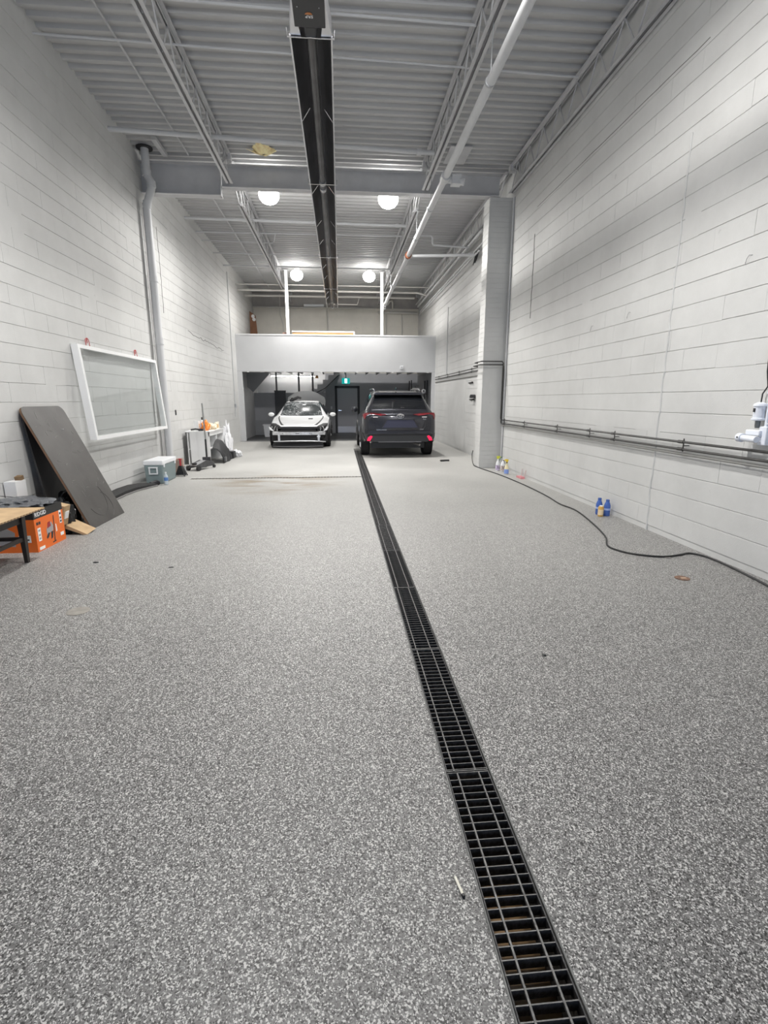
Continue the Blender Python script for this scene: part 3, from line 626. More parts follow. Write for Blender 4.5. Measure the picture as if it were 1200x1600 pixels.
# ================================================================== TRENCH DRAIN
CONC = M('trench_concrete', (.07, .066, .06), .8, var=.3, vscale=15)
t = thing('trench_channel', 'dark trench channel with brown water under the floor grates', 'drain', (.48, 7, -.2))
b = B(); b.box((DL+.001, -1.4, -.22), (DL+.006, 15.45, -.002)); b.box((DR-.006, -1.4, -.22), (DR-.001, 15.45, -.002)); b.box((DL+.001, -1.4, -.24), (DR-.001, 15.45, -.20)); build(b, 'channel', CONC, t)
b = B(); b.box((DL+.006, -1.4, -.20), (DR-.006, 2.6, -.178)); build(b, 'muddy_water', M('mud_water', (.16, .10, .05), .12, var=.4, vscale=6), t)
for x in (DL+.003, DR-.015):
    b = B(); b.box((x, -1.4, -.045), (x+.012, 15.45, -.036)); build(b, 'ledge', GRATE, t)
edge = M('edge_steel', (.16, .16, .155), .7, .2, var=.2, vscale=9)
for x in (DL+.0005, DR-.0055):
    b = B(); b.box((x, -1.4, -.03), (x+.005, 15.45, .002)); build(b, 'edge_angle', edge, t)
gx0, gx1 = DL+.009, DR-.009; GW = gx1-gx0; PITCH = .0342
bar = B(); bar.box((-GW/2, -.0016, -.033), (GW/2, .0016, 0)); BAR = bar.mesh('cross_bar', [GRATE, GRATET])
for p in BAR.polygons:
    if p.normal.z > .9: p.material_index = 1
GL = 1.012
def grate(y0, shift, fine, label):
    g = thing('drain_grate', label, 'grate', ((gx0+gx1)/2, y0, -.003), 'trench drain grates')
    nb = int(GL / PITCH); rest = B()
    for k in range(nb):
        y = .012 + k * PITCH
        if fine: put('cross_bar', BAR, g, (0, y, random.uniform(-.0012, .0004)))
        else: rest.box((-GW/2, y-.0022, -.033), (GW/2, y+.0022, 0))
    if not fine:
        o = build(rest, 'cross_bars', GRATET, g, local=True); o['kind'] = 'stuff'
    for x in (-.047+shift, .040+shift):
        b = B(); b.box((x-.0028, .002, -.009), (x+.0028, GL-.006, .0018)); build(b, 'long_rod', GRATET, g, local=True)
    for x in (-GW/2, GW/2-.004):
        b = B(); b.box((x, .002, -.033), (x+.004, GL-.006, 0)); build(b, 'side_bar', GRATE, g, local=True)
    for y in (.001, GL-.007):
        b = B(); b.box((-GW/2, y, -.033), (GW/2, y+.004, .0005)); build(b, 'end_bar', GRATET, g, local=True)
y = 1.703 - 3*1.014; k = 0
rs = random.Random(12)
ordn = ['first', 'second', 'third', 'fourth', 'fifth', 'sixth', 'seventh', 'eighth', 'ninth', 'tenth', 'eleventh', 'twelfth', 'thirteenth', 'fourteenth', 'fifteenth', 'sixteenth', 'seventeenth']
ys = []
while y + GL < 15.46: ys.append(y); y += 1.014
for k, y in enumerate(ys):
    grate(y, rs.uniform(-.009, .009), y < 3.9, 'black steel floor grate, %s from the drain end beside the SUV' % ordn[len(ys)-1-k])
# narrow slot drain across the floor
t = thing('slot_drain', 'narrow ridged slot drain running across the floor to the trench', 'drain', (-1.2, 9.64, -.05))
b = B(); b.box((-2.83, 9.585, -.05), (DL-.004, 9.695, -.012)); build(b, 'bed', M('slot_bed', (.05, .045, .04), .8), t)
b = B(); x = -2.82
while x < DL-.05: b.box((x, 9.588, -.012), (x+.035, 9.692, -.001)); x += .06
o = build(b, 'ridges', M('slot_ridge', (.13, .12, .10), .6, .3), t); o['kind'] = 'stuff'

# floor items
def disc(x, y, r, mat, name, lab, cat, ry_=1):
    b = B(); b.lathe([(r, 0), (r, .003), (r*.9, .005), (.01, .004)], (x, y, .0005), 24); return tag(build(b, name, mat), lab, cat)
t = disc(2.815, 3.73, .058, M('rusty_cover', (.16, .09, .06), .7, var=.4, vscale=25), 'floor_cleanout', 'rusty round cleanout cover in the floor by the black cord', 'cover')
b = B(); b.box((2.80, 3.715, .004), (2.845, 3.735, .007)); build(b, 'slot_plate', M('tan_bit', (.5, .36, .25), .7), t)
disc(3.05, 4.27, .03, M('cover_grey', (.2, .19, .18), .7), 'floor_cleanout', 'small grey cleanout cap beside the cord bend', 'cover')
disc(-1.86, 3.46, .075, M('oil_stain_cap', (.24, .225, .20), .6, var=.15, vscale=20), 'floor_cleanout', 'smooth greyish round cap set in the open floor by the orange box side', 'cover')
b = B(); b.cyl((.329, 1.248, .005), (.339, 1.192, .005), .0045, 10); t = tag(build(b, 'white_stick', M('stick', (.8, .77, .66), .6), smooth=True), 'short white stick lying beside the near grate', 'stick')
b = B(); b.cyl((.339, 1.192, .005), (.3405, 1.184, .005), .005, 10); build(b, 'dark_tip', BLACK, t)
def lump(x, y, s, lab, name='debris_scrap', mat=None, seed=1, z=0, sc=(1, 1, .5)):
    rn = random.Random(seed); b = B(); bm = b.bm
    bmesh.ops.create_icosphere(bm, subdivisions=2, radius=s)
    for v in bm.verts: v.co = Vector((v.co.x*sc[0]*rn.uniform(.8, 1.2), v.co.y*sc[1]*rn.uniform(.8, 1.2), max(0, v.co.z*sc[2]*rn.uniform(.7, 1.2)+s*sc[2]*.6)))
    bm.transform(Matrix.Translation((x, y, z))); return tag(build(b, name, mat or BLACKM, smooth=True), lab, 'debris')
lump(1.154, 2.574, .013, 'small black scrap on the open floor beside the trench', seed=2)
lump(-2.246, 4.576, .016, 'small black scrap on the floor in front of the orange box', seed=3, sc=(1.6, .7, .4))
lump(-1.52, 4.38, .013, 'tiny dark scrap on the open floor away from the orange box', seed=7, sc=(1.7, .6, .4))
b = B(); b.box((2.42, 11.96, .0), (2.62, 12.0, .04)); b.box((2.40, 11.93, .0), (2.50, 12.03, .035)); tag(build(b, 'black_clamp', BLACKM, bevel=.006), 'small black clamp lying on the floor near the SUV', 'clamp')

# ================================================================== LEFT WALL: FRAME, BOARD, BOXES
t = thing('display_frame', 'large white framed clear panel mounted on the block wall', 'frame', (-3.5, 8.8, .9))
y0, y1, z0, z1 = 7.37, 10.32, .905, 2.19
def fx(z): return -3.385 - .105*(z - z0)/(z1 - z0)      # hung by its top edge: the foot stands off the wall
def bx_(z): return fx(z) - .09
def rail(ya, yb, za, zb, nm):
    b = B(); b.add([(bx_(za), ya, za), (bx_(za), yb, za), (fx(za), yb, za), (fx(za), ya, za), (bx_(zb), ya, zb), (bx_(zb), yb, zb), (fx(zb), yb, zb), (fx(zb), ya, zb)], [(3,2,1,0),(4,5,6,7),(0,1,5,4),(1,2,6,5),(2,3,7,6),(3,0,4,7)])
    build(b, nm, WHITE, t)
rail(y0, y0+.055, z0, z1, 'frame_rail'); rail(y1-.055, y1, z0, z1, 'frame_rail'); rail(y0+.055, y1-.055, z0, z0+.05, 'frame_rail'); rail(y0+.055, y1-.055, z1-.05, z1, 'frame_rail')
PANE = pane_material('acrylic', .92)
b = B(); b.add([(fx(z0)-.012, y0+.055, z0+.05), (fx(z0)-.012, y1-.055, z0+.05), (fx(z1)-.012, y1-.055, z1-.05), (fx(z1)-.012, y0+.055, z1-.05), (fx(z0)-.017, y0+.055, z0+.05), (fx(z0)-.017, y1-.055, z0+.05), (fx(z1)-.017, y1-.055, z1-.05), (fx(z1)-.017, y0+.055, z1-.05)], [(0,1,2,3),(7,6,5,4),(0,4,5,1),(1,5,6,2),(2,6,7,3),(3,7,4,0)]); build(b, 'pane', PANE, t)
REDW = M('red_wire', (.5, .05, .05), .5)
for yy in (7.82, 9.55):
    b = B(); b.tube([(XL+.03, yy-.06, z1), (XL+.02, yy-.05, z1+.10), (XL+.02, yy-.01, z1+.12), (XL+.02, yy, z1+.05), (XL+.02, yy+.01, z1+.12), (XL+.02, yy+.05, z1+.10), (XL+.03, yy+.05, z1)], .005, 5); build(b, 'red_hanging_wire', REDW, t)
# dark table top leaning on the wall
t = thing('table_top', 'scuffed dark grey board with rounded corners leaning on the wall', 'board', (-3.0, 6.3, 0))
bx0, bxt, ht = -2.855, -3.545, 1.375
Lb = math.hypot(bxt-bx0, ht); ex = ((bxt-bx0)/Lb, 0, ht/Lb); nx = (ht/Lb, 0, -(bxt-bx0)/Lb)
out = [(0, 5.84)]
for cx, cy, a0 in ((Lb-.10, 5.94+.02, -90), (Lb-.10, 6.86-.10, 0)):
    pass
def rc(cu, cv, r, a0): return [(cu + r*math.cos(R(a0+k*18)), cv + r*math.sin(R(a0+k*18))) for k in range(6)]
W0, W1 = 5.84, 6.72
poly = [(0, W0)] + [(0, W1)] + rc(Lb-.09, W1-.09, .09, 90)[::-1] + rc(Lb-.09, W0+.09, .09, 0)[::-1]
poly = [(0, W0), (0, W1)] + [(Lb-.09 + .09*math.sin(R(a)), W1-.09 + .09*math.cos(R(a))) for a in range(0, 91, 15)] + [(Lb-.09 + .09*math.cos(R(a)), W0+.09 - .09*math.sin(R(a))) for a in range(0, 91, 15)]
def bp(off): return lambda u, v: (bx0 + ex[0]*u + nx[0]*off, v + u*.10, ex[2]*u + nx[2]*off + .002)
BOARD = M('board_laminate', (.062, .057, .053), .5, var=.25, vscale=4, c2=(.042, .038, .035))
b = B(); b.prism(poly, bp(-.004), bp(.0)); build(b, 'laminate_face', BOARD, t)
b = B(); b.prism(poly, bp(-.026), bp(-.004)); build(b, 'wood_core', M('board_core', (.15, .085, .05), .7), t)
SCR = M('scratch', (.22, .215, .205), .6); rn = random.Random(5)
for k in range(44):
    u, v = rn.uniform(.1, Lb-.15), rn.uniform(W0+.1, W1-.1); a = rn.uniform(0, 6.3); l = rn.uniform(.008, .09)
    b = B(); f = bp(.0004); b.tube([f(u, v), f(u+l*.5*math.cos(a)+.004, v+l*.5*math.sin(a)), f(u+l*math.cos(a), v+l*math.sin(a))], rn.choice((.0015, .002, .004)), 4); build(b, 'scuff', SCR, t)
for (r, cu, cv, a0, a1) in ((.23, .32, 6.25, 60, 250), (.17, .20, 6.38, 20, 170)):
    b = B(); f = bp(.0002); b.tube([f(cu + r*math.cos(R(a)), cv + r*math.sin(R(a))) for a in range(a0, a1, 8)], .004, 4); build(b, 'ring_mark', M('ring_dark', (.045, .043, .04), .5), t)
b = B(); f = bp(.001); b.box((-.02, -.008, -.001), (.02, .008, .001)); b.bm.transform(Matrix.Translation(f(Lb*.80, 6.42))); build(b, 'white_sticker', WHITE, t)

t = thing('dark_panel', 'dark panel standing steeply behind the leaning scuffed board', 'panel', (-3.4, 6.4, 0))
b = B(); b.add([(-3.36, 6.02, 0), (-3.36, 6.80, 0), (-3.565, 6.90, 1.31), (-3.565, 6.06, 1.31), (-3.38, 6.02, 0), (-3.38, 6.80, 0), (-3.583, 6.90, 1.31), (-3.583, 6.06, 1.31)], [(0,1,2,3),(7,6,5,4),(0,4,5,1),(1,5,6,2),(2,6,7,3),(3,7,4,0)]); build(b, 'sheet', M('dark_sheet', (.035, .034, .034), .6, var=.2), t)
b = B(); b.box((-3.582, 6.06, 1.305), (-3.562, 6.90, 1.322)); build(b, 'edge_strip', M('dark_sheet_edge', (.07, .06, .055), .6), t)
# bags and cardboard behind / under the board
BAG = M('black_bag', (.012, .012, .013), .22, bump=1.0, bscale=14)
def bag(name, c, s, mat, lab, seed, cat='bag'):
    rn = random.Random(seed); b = B(); bm = b.bm
    bmesh.ops.create_icosphere(bm, subdivisions=4, radius=1)
    ph = [(Vector((rn.uniform(-1, 1), rn.uniform(-1, 1), rn.uniform(-1, 1))).normalized(), rn.uniform(2, 9), rn.uniform(0, 6), rn.uniform(.02, .09)) for _ in range(14)]
    for v in bm.verts:
        d = v.co.normalized(); r = 1 + sum(a*math.sin(f*d.dot(n)*2+p) for n, f, p, a in ph)
        q = d*r; q.z = max(q.z, -.72); v.co = Vector((c[0]+q.x*s[0], c[1]+q.y*s[1], c[2]+(q.z+.72)*s[2]))
    return tag(build(b, name, mat, smooth=True), lab, cat)
bag('garbage_bag', (-3.20, 6.12, 0), (.11, .17, .25), BAG, 'bulging black garbage bag under the leaning board, against the wall', 1)
bag('garbage_bag', (-3.12, 5.70, 0), (.13, .12, .22), BAG, 'smaller black garbage bag between the orange box and the board', 2)
b = B(); b.prism([(-3.08, .10), (-3.02, .12), (-2.80, .005), (-2.84, .0)], lambda p, q: (p, 5.60, q), lambda p, q: (p+.005, 5.80, q+.02)); tag(build(b, 'cardboard_flap', CARD), 'bent piece of cardboard on the floor at the foot of the board', 'cardboard')
b = B(); b.box((-3.10, 5.50, .14), (-2.97, 5.62, .36), rot=ry(.25)); t = tag(build(b, 'cardboard_carton', CARD), 'upright tan carton behind the orange box', 'carton')
b = B(); b.box((-2.985, 5.53, .2), (-2.965, 5.60, .28), rot=ry(.25)); build(b, 'label', WHITE, t)
# floor beneath the tilted carton: it stands on the smaller bag

# orange tool box with black band and lettering
t = thing('tool_carton', 'orange and black power tool carton beside the dark table', 'carton', (-3.2, 5.2, 0))
bx = (-3.50, -2.952, 4.955, 5.462); TZ = .405
b = B(); b.box((bx[0], bx[2], 0), (bx[1], bx[3], .325)); build(b, 'orange_body', ORANGE, t)
b = B(); b.box((bx[0], bx[2], .325), (bx[1], bx[3], TZ)); build(b, 'black_band', M('black_print', (.02, .02, .02), .5), t)
text('RIDGID', .058, WHITE, 'lettering', t, axes((bx[1]+.001, bx[2]+.02, .345), (0, 1, 0), (0, 0, 1), (1, 0, 0)))
XF = bx[1] + .0008
def lab_(ya, yb, za, zb, mat, nm='printed_label', off=0): 
    b = B(); b.box((XF-.001, ya, za), (XF+.0006+off, yb, zb)); build(b, nm, mat, t)
PW = M('print_white', (.85, .85, .83), .5); PK = M('print_black', (.03, .028, .03), .5); PG = M('print_grey', (.35, .34, .35), .5); PR_ = M('print_red', (.35, .03, .03), .5)
lab_(bx[2]+.035, bx[2]+.085, .10, .23, PW); lab_(bx[3]-.075, bx[3]-.035, .19, .325, PW); lab_(bx[2]+.03, bx[2]+.12, .012, .042, PW); lab_(bx[3]-.09, bx[3]-.03, .06, .095, PW)
for (ya, za) in ((.045, .195), (.045, .15), (.045, .115)): lab_(bx[2]+ya, bx[2]+ya+.03, za, za+.02, PG, 'label_print', .0006)
for za in (.20, .235, .28): lab_(bx[3]-.068, bx[3]-.042, za, za+.022, PK, 'label_print', .0006)
lab_(bx[2]+.03, bx[2]+.06, .262, .29, PK, 'icon'); lab_(bx[2]+.068, bx[2]+.098, .262, .29, PK, 'icon')
# printed picture of a wet/dry vacuum
cy = (bx[2]+bx[3])/2 + .02
def pic(poly, mat, nm, k): 
    b = B(); b.prism(poly, lambda p, q: (XF, cy+p, q), lambda p, q: (XF+.0008+.0004*k, cy+p, q)); build(b, nm, mat, t)
pic([(-.09, .13), (.02, .15), (.03, .20), (.0, .245), (-.06, .235), (-.095, .18)], PG, 'printed_vacuum', 0)
pic([(-.08, .19), (-.01, .205), (-.02, .255), (-.06, .25)], PR_, 'printed_vacuum', 1)
pic([(-.10, .09), (-.07, .10), (-.04, .14), (-.07, .145), (-.105, .11)], PK, 'printed_vacuum', 1)
pic([(-.03, .07), (.0, .08), (.02, .14), (-.02, .145)], PK, 'printed_vacuum', 1)
pic([(.02, .035), (.035, .035), (.06, .30), (.048, .30)], PK, 'printed_wand', 1)
pic([(-.01, .025), (.05, .03), (.055, .04), (-.01, .037)], PK, 'printed_wand', 1)
pic([(.07, .12), (.09, .13), (.085, .20), (.07, .205)], PW, 'printed_hose', 1)
b = B(); b.box((bx[1]-.16, bx[2]-.0008, .10), (bx[1]-.05, bx[2]+.001, .17)); build(b, 'printed_label', PW, t)
for (xa, za) in ((-.145, .12), (-.105, .14), (-.085, .12)): 
    b = B(); b.box((bx[1]+xa, bx[2]-.0014, za), (bx[1]+xa+.02, bx[2]+.001, za+.014)); build(b, 'label_print', PK, t)
b = B(); b.prism([(-.40, .08), (-.2, .06), (-.19, .2), (-.3, .27), (-.42, .2)], lambda p, q: (bx[1]+p, bx[2], q), lambda p, q: (bx[1]+p, bx[2]-.0008, q)); build(b, 'printed_vacuum', PG, t)
bag('plastic_wrap', (-3.20, 5.22, TZ), (.24, .20, .05), M('grey_wrap', (.12, .125, .135), .18, bump=1, bscale=25), 'crumpled grey plastic wrap lying on the orange carton', 6, 'plastic wrap')
# white box
t = thing('white_carton', 'tall narrow white carton standing against the block wall', 'carton', (-3.5, 5.6, 0))
b = B(); b.box((-3.57, 5.58, 0), (-3.45, 5.76, .60)); build(b, 'body', WHITE, t)
b = B(); b.box((-3.52, 5.69, .60), (-3.46, 5.755, .645), rot=rx(.2)); build(b, 'brown_flap', M('kraft', (.2, .13, .07), .8), t)
b = B(); b.tube([(-3.55, 5.30, .44), (-3.5, 5.33, .50), (-3.42, 5.42, .47), (-3.36, 5.46, .45)], .004, 5); tag(build(b, 'loose_wire', BLACK), 'loose black wire curling by the white carton', 'wire')
# dark low table with cardboard on it
t = thing('low_table', 'dark wooden low table with tapered legs by the orange carton', 'table', (-3.2, 4.0, 0))
tx0, tx1, ty0, ty1 = -3.52, -2.84, 3.3, 4.68; DW = M('dark_wood', (.025, .018, .015), .45, var=.3, vscale=6)
b = B(); b.box((tx0-.01, ty0-.01, .455), (tx1+.01, ty1+.01, .48)); build(b, 'top', DW, t, bevel=.004)
for x in (tx0+.03, tx1-.035):
    for y in (ty0+.03, ty1-.04):
        b = B(); b.cyl((x, y, 0), (x, y, .455), .022, 4, .038); build(b, 'leg', DW, t)
b = B(); b.box((tx0+.03, ty1-.05, .37), (tx1-.03, ty1-.03, .455)); b.box((tx1-.045, ty0+.03, .37), (tx1-.025, ty1-.03, .455)); build(b, 'apron', DW, t)
b = B(); b.box((tx0+.03, ty1-.05, .205), (tx1-.03, ty1-.03, .24)); b.box((tx1-.045, ty0+.03, .205), (tx1-.025, ty1-.03, .24)); build(b, 'stretcher', DW, t)
b = B(); b.box((-3.45, 3.4, .4805), (-2.71, 4.735, .4935)); t = tag(build(b, 'cardboard_sheet', CARD), 'flat cardboard sheet lying on the dark low table', 'cardboard')
b = B(); rn = random.Random(6)
for k in range(30): 
    y = 3.45 + k*.042; b.box((-2.711, y, .4835), (-2.7085, y+.022, .4905))
build(b, 'torn_edge', M('card_dark', (.17, .11, .07), .9), t)

# black bumper trim on the floor
t = thing('bumper_trim', 'long curved black car trim lying on the floor by the cooler', 'car part', (-3.3, 8.2, 0))
pts = [(-3.38, 7.15, .09), (-3.44, 7.6, .10), (-3.45, 8.0, .11), (-3.42, 8.35, .11), (-3.34, 8.65, .09), (-3.27, 8.85, .06)]
P = []
for i, p in enumerate(pts):
    x, y, h = p; P.append([Vector((x-.05, y, .0)), Vector((x-.06, y, h*.6)), Vector((x-.03, y, h)), Vector((x+.03, y, h)), Vector((x+.09, y, h*.55)), Vector((x+.10, y, .004))])
b = B(); b.grid(P); b.add(P[0], [tuple(range(6))]); b.add(P[-1], [tuple(range(6))]); build(b, 'trim_strip', M('trim_black', (.012, .012, .012), .75, bump=.4, bscale=30), t, True)
b = B(); b.tube([(x+.11, y, .012) for x, y, h in pts], .012, 6); build(b, 'lip', M('trim_lip', (.2, .195, .19), .5), t, True)
b = B(); b.tube([(-3.27, 8.85, .03), (-3.22, 8.95, .05), (-3.2, 9.0, .03)], .045, 8); build(b, 'torn_end', BLACK, t, True)

# cooler
t = thing('cooler', 'grey-green cooler with a white lid against the wall', 'cooler', (-3.28, 9.42, 0))
CG = M('cooler_green', (.20, .255, .26), .5); cx0, cx1, cy0, cy1 = -3.44, -3.12, 9.06, 9.80
b = B(); b.prism([(cx0+.015, 0), (cx1-.02, 0), (cx1, .335), (cx0, .335)], lambda p, q: (p, cy0 + (.335-q)*.04, q), lambda p, q: (p, cy1 - (.335-q)*.04, q)); build(b, 'body', CG, t, bevel=.018)
b = B(); b.box((cx0-.008, cy0-.008, .335), (cx1+.008, cy1+.008, .415)); build(b, 'lid', WHITEP, t, bevel=.015)
hy = cy0 + .004
b = B(); b.box((-3.36, hy-.03, .285), (-3.20, hy, .305)); b.box((-3.355, hy-.03, .185), (-3.335, hy, .29)); b.box((-3.225, hy-.03, .185), (-3.205, hy, .29)); b.box((-3.355, hy-.03, .175), (-3.205, hy-.005, .195)); build(b, 'end_handle', WHITEP, t, bevel=.004)
for y in (cy0+.06, cy1-.08):
    b = B(); b.box((cx1-.002, y-.02, .29), (cx1+.014, y+.02, .36)); build(b, 'latch', WHITEP, t, bevel=.003)

def bottle(name, x, y, prof, mats_, lab, cat='bottle', spray=None, z=0.001):
    t = thing(name, lab, cat, (x, y, z)); 
    for nm, pf, m in zip(('body', 'label', 'cap'), prof, mats_):
        if pf:
            b = B(); b.lathe(pf, (x, y, z), 18); build(b, nm, m, t, True)
    if spray:
        m1, m2, d = spray; h = prof[2][-1][1] + z
        b = B(); b.box((x-.02*1, y-.012, h), (x+.02, y+.012, h+.03)); b.prism([(-.028, .022), (.05, .03), (.055, .045), (.02, .062), (-.03, .055)], lambda p, q: (x+p*d, y-.013, h+q), lambda p, q: (x+p*d, y+.013, h+q)); build(b, 'spray_head', m1, t)
        b = B(); b.prism([(.05, .035), (.085, .045), (.085, .03), (.055, .02)], lambda p, q: (x+p*d, y-.008, h+q), lambda p, q: (x+p*d, y+.008, h+q)); b.prism([(.045, .02), (.055, .02), (.04, -.035), (.03, -.03)], lambda p, q: (x+p*d, y-.007, h+q), lambda p, q: (x+p*d, y+.007, h+q)); build(b, 'trigger', m2, t)
    return t
CLEAR = M('clear_bottle', (.55, .62, .66), .15); BLUEL = M('blue_label', (.10, .22, .50), .4)
bottle('water_bottle', -3.06, 9.0, ([(.028, 0), (.034, .01), (.034, .15), (.014, .19), (.013, .2)], [(.0345, .07), (.035, .07), (.035, .13), (.0345, .13)], [(.015, .2), (.015, .22)]), (CLEAR, BLUEL, WHITEP), 'small clear water bottle with a blue label in front of the cooler')

# jack stand, floor jack
DKG = M('jack_grey', (.10, .10, .105), .45, .5, var=.2, vscale=10)
t = thing('jack_stand', 'black jack stand with a red post beside the cooler', 'jack stand', (-3.12, 10.05, 0))
for sx in (-1, 1):
    for sy in (-1, 1):
        b = B(); b.cyl((-3.12+sx*.09, 10.05+sy*.09, 0), (-3.12+sx*.025, 10.05+sy*.025, .19), .012, 6); build(b, 'leg', BLACKM, t)
b = B(); b.prism([(-.1, .02), (.1, .02), (.03, .2), (-.03, .2)], lambda p, q: (-3.12+p, 10.05-.03, q), lambda p, q: (-3.12+p, 10.05+.03, q)); build(b, 'body', BLACKM, t)
RED = M('red_paint', (.45, .03, .04), .45)
b = B(); b.cyl((-3.12, 10.05, .2), (-3.12, 10.05, .32), .018, 8); b.box((-3.15, 10.03, .32), (-3.09, 10.07, .34)); build(b, 'red_post', RED, t)
b = B(); b.cyl((-3.17, 10.35, .0), (-3.17, 10.35, .14), .06, 14); t = tag(build(b, 'steel_can', GALV, smooth=True), 'open dull metal can beside the floor jack', 'can')
b = B(); b.cyl((-3.17, 10.35, .138), (-3.17, 10.35, .142), .05, 14); build(b, 'dark_opening', BLACK, t)
b = B(); b.box((-3.42, 10.52, 0), (-3.22, 10.60, .28)); t = tag(build(b, 'small_crate', M('crate_pink', (.45, .32, .26), .7)), 'small pinkish open crate by the drainpipe foot', 'crate')
b = B(); b.box((-3.41, 10.515, .05), (-3.23, 10.521, .24)); build(b, 'crate_panel', M('crate_in', (.33, .25, .21), .7), t)
t = thing('floor_jack', 'grey trolley floor jack with an upright handle by the cabinet', 'floor jack', (-2.98, 11.0, 0))
a = R(-20); ca, sa = math.cos(a), math.sin(a)
def fj(u, v, z): return (-2.98 + u*ca - v*sa, 11.05 + u*sa + v*ca, z)
for s in (-1, 1):
    b = B(); b.prism([(-.34, .05), (.30, .05), (.33, .09), (.28, .14), (.05, .19), (-.30, .12)], lambda p, q: fj(s*.085, p, q), lambda p, q: fj(s*.097, p, q)); build(b, 'side_plate', DKG, t)
    b = B(); b.cyl(fj(s*.10, -.30, .055), fj(s*.145, -.30, .055), .055, 14); build(b, 'front_wheel', BLACKM, t, True)
    b = B(); b.cyl(fj(s*.09, .28, .035), fj(s*.125, .28, .035), .035, 12); build(b, 'caster', BLACKM, t, True)
b = B(); b.prism([(-.30, .10), (.1, .16), (.1, .18), (-.30, .12)], lambda p, q: fj(-.085, p, q), lambda p, q: fj(.085, p, q)); build(b, 'top_plate', M('jack_light', (.42, .42, .43), .35, .5), t)
b = B(); b.cyl(fj(0, -.26, .12), fj(0, -.26, .16), .05, 14); build(b, 'saddle', BLACKM, t)
b = B(); b.box(fj(-.07, .13, .1), fj(.07, .24, .24)); build(b, 'handle_socket', DKG, t)
b = B(); b.tube([fj(0, .19, .2), fj(-.02, .22, .62)], .02, 10); build(b, 'handle_grip', BLACK, t, True)
b = B(); b.tube([fj(-.02, .22, .62), fj(-.06, .25, 1.38)], .016, 10); build(b, 'handle_tube', M('tube_grey', (.33, .33, .32), .35, .7), t, True)

# white cabinet with clutter
t = thing('white_cabinet', 'white open-fronted desk cabinet against the wall', 'cabinet', (-3.25, 12.5, 0))
kx0, kx1, ky0, ky1, kh = -3.50, -2.985, 11.85, 13.25, .735
b = B(); b.box((kx0-.03, ky0-.02, kh), (kx1+.02, ky1+.02, kh+.022)); build(b, 'top', WHITE, t)
b = B(); b.box((kx0+.08, ky0, 0), (kx1, ky0+.02, kh)); build(b, 'end_panel', WHITE, t)
b = B(); b.box((kx0+.02, ky1-.02, 0), (kx1, ky1, kh)); build(b, 'end_panel', WHITE, t)
b = B(); b.box((kx0+.02, ky0, .0), (kx0+.04, ky1, kh)); build(b, 'back_panel', WHITE, t)
b = B(); b.box((kx0+.03, (ky0+ky1)/2-.01, .35), (kx1, (ky0+ky1)/2+.01, kh)); build(b, 'divider', WHITE, t)
b = B(); b.box((kx1-.02, ky0, kh-.09), (kx1, ky1, kh)); build(b, 'front_rail', WHITE, t)
b = B(); b.box((kx0+.04, ky0+.021, .34), (kx1-.02, ky1-.021, .36)); build(b, 'shelf', WHITE, t)
b = B(); b.box((kx0-.01, ky0+.005, 0), (kx0+.02, ky0+.03, kh)); build(b, 'dark_edge', M('edge_dark', (.08, .08, .08), .6), t)
zt = kh + .0225
OB = M('orange_bag', (.85, .28, .05), .4, bump=.8, bscale=30)
bag('orange_bag', (-3.13, 12.15, zt), (.09, .11, .13), OB, 'crumpled orange bag on the white cabinet', 21)
bag('paper_bag', (-3.10, 12.55, zt), (.11, .16, .09), M('cream_paper', (.80, .70, .52), .7, bump=.6, bscale=20), 'crumpled cream paper wrapper on the white cabinet', 22, 'paper')
b = B(); b.box((-3.36, 12.02, zt), (-3.25, 12.17, zt+.22)); t = tag(build(b, 'small_carton', WHITE), 'small white carton standing on the white cabinet', 'carton')
b = B(); b.box((-3.249, 12.04, zt+.08), (-3.248, 12.15, zt+.16)); build(b, 'label', M('tan_lab', (.7, .55, .4), .6), t)
bottle('spray_can', -3.22, 12.26, ([(.04, 0), (.045, .01), (.045, .2), (.02, .24)], [(.0455, .04), (.046, .04), (.046, .16), (.0455, .16)], [(.021, .24), (.024, .25), (.022, .30)]), (WHITEP, M('lilac', (.55, .5, .65), .4), BLACK), 'white spray bottle with black cap on the white cabinet', z=zt+.0005)
b = B(); b.prism([(-.16, 0), (.16, 0), (.19, .17), (-.15, .16)], lambda p, q: (-3.05, 12.85+p, zt+q), lambda p, q: (-3.01-q*.1, 12.85+p, zt+q)); t = tag(build(b, 'paper_box', M('cream_box', (.82, .76, .62), .6)), 'open cream box on the far end of the cabinet', 'box')
b = B(); b.box((-3.045, 12.74, zt+.03), (-3.008, 12.92, zt+.11)); build(b, 'tan_print', M('tan_print', (.75, .5, .25), .6), t)
b = B(); b.tube([(-3.40, 11.9, zt+.03), (-3.3, 11.93, zt+.045), (-3.2, 11.95, zt+.03)], .02, 8); b.box((-3.24, 11.92, zt), (-3.14, 12.0, zt+.05)); tag(build(b, 'hand_tool', BLACK, bevel=.004), 'black hand tool at the near edge of the cabinet top', 'tool')
b = B(); b.box((-3.10, 13.02, zt), (-2.97, 13.2, zt+.025), rot=rz(.2)); tag(build(b, 'grey_case', M('grey_case', (.3, .3, .31), .5), bevel=.006), 'flat grey case on the far corner of the cabinet', 'case')
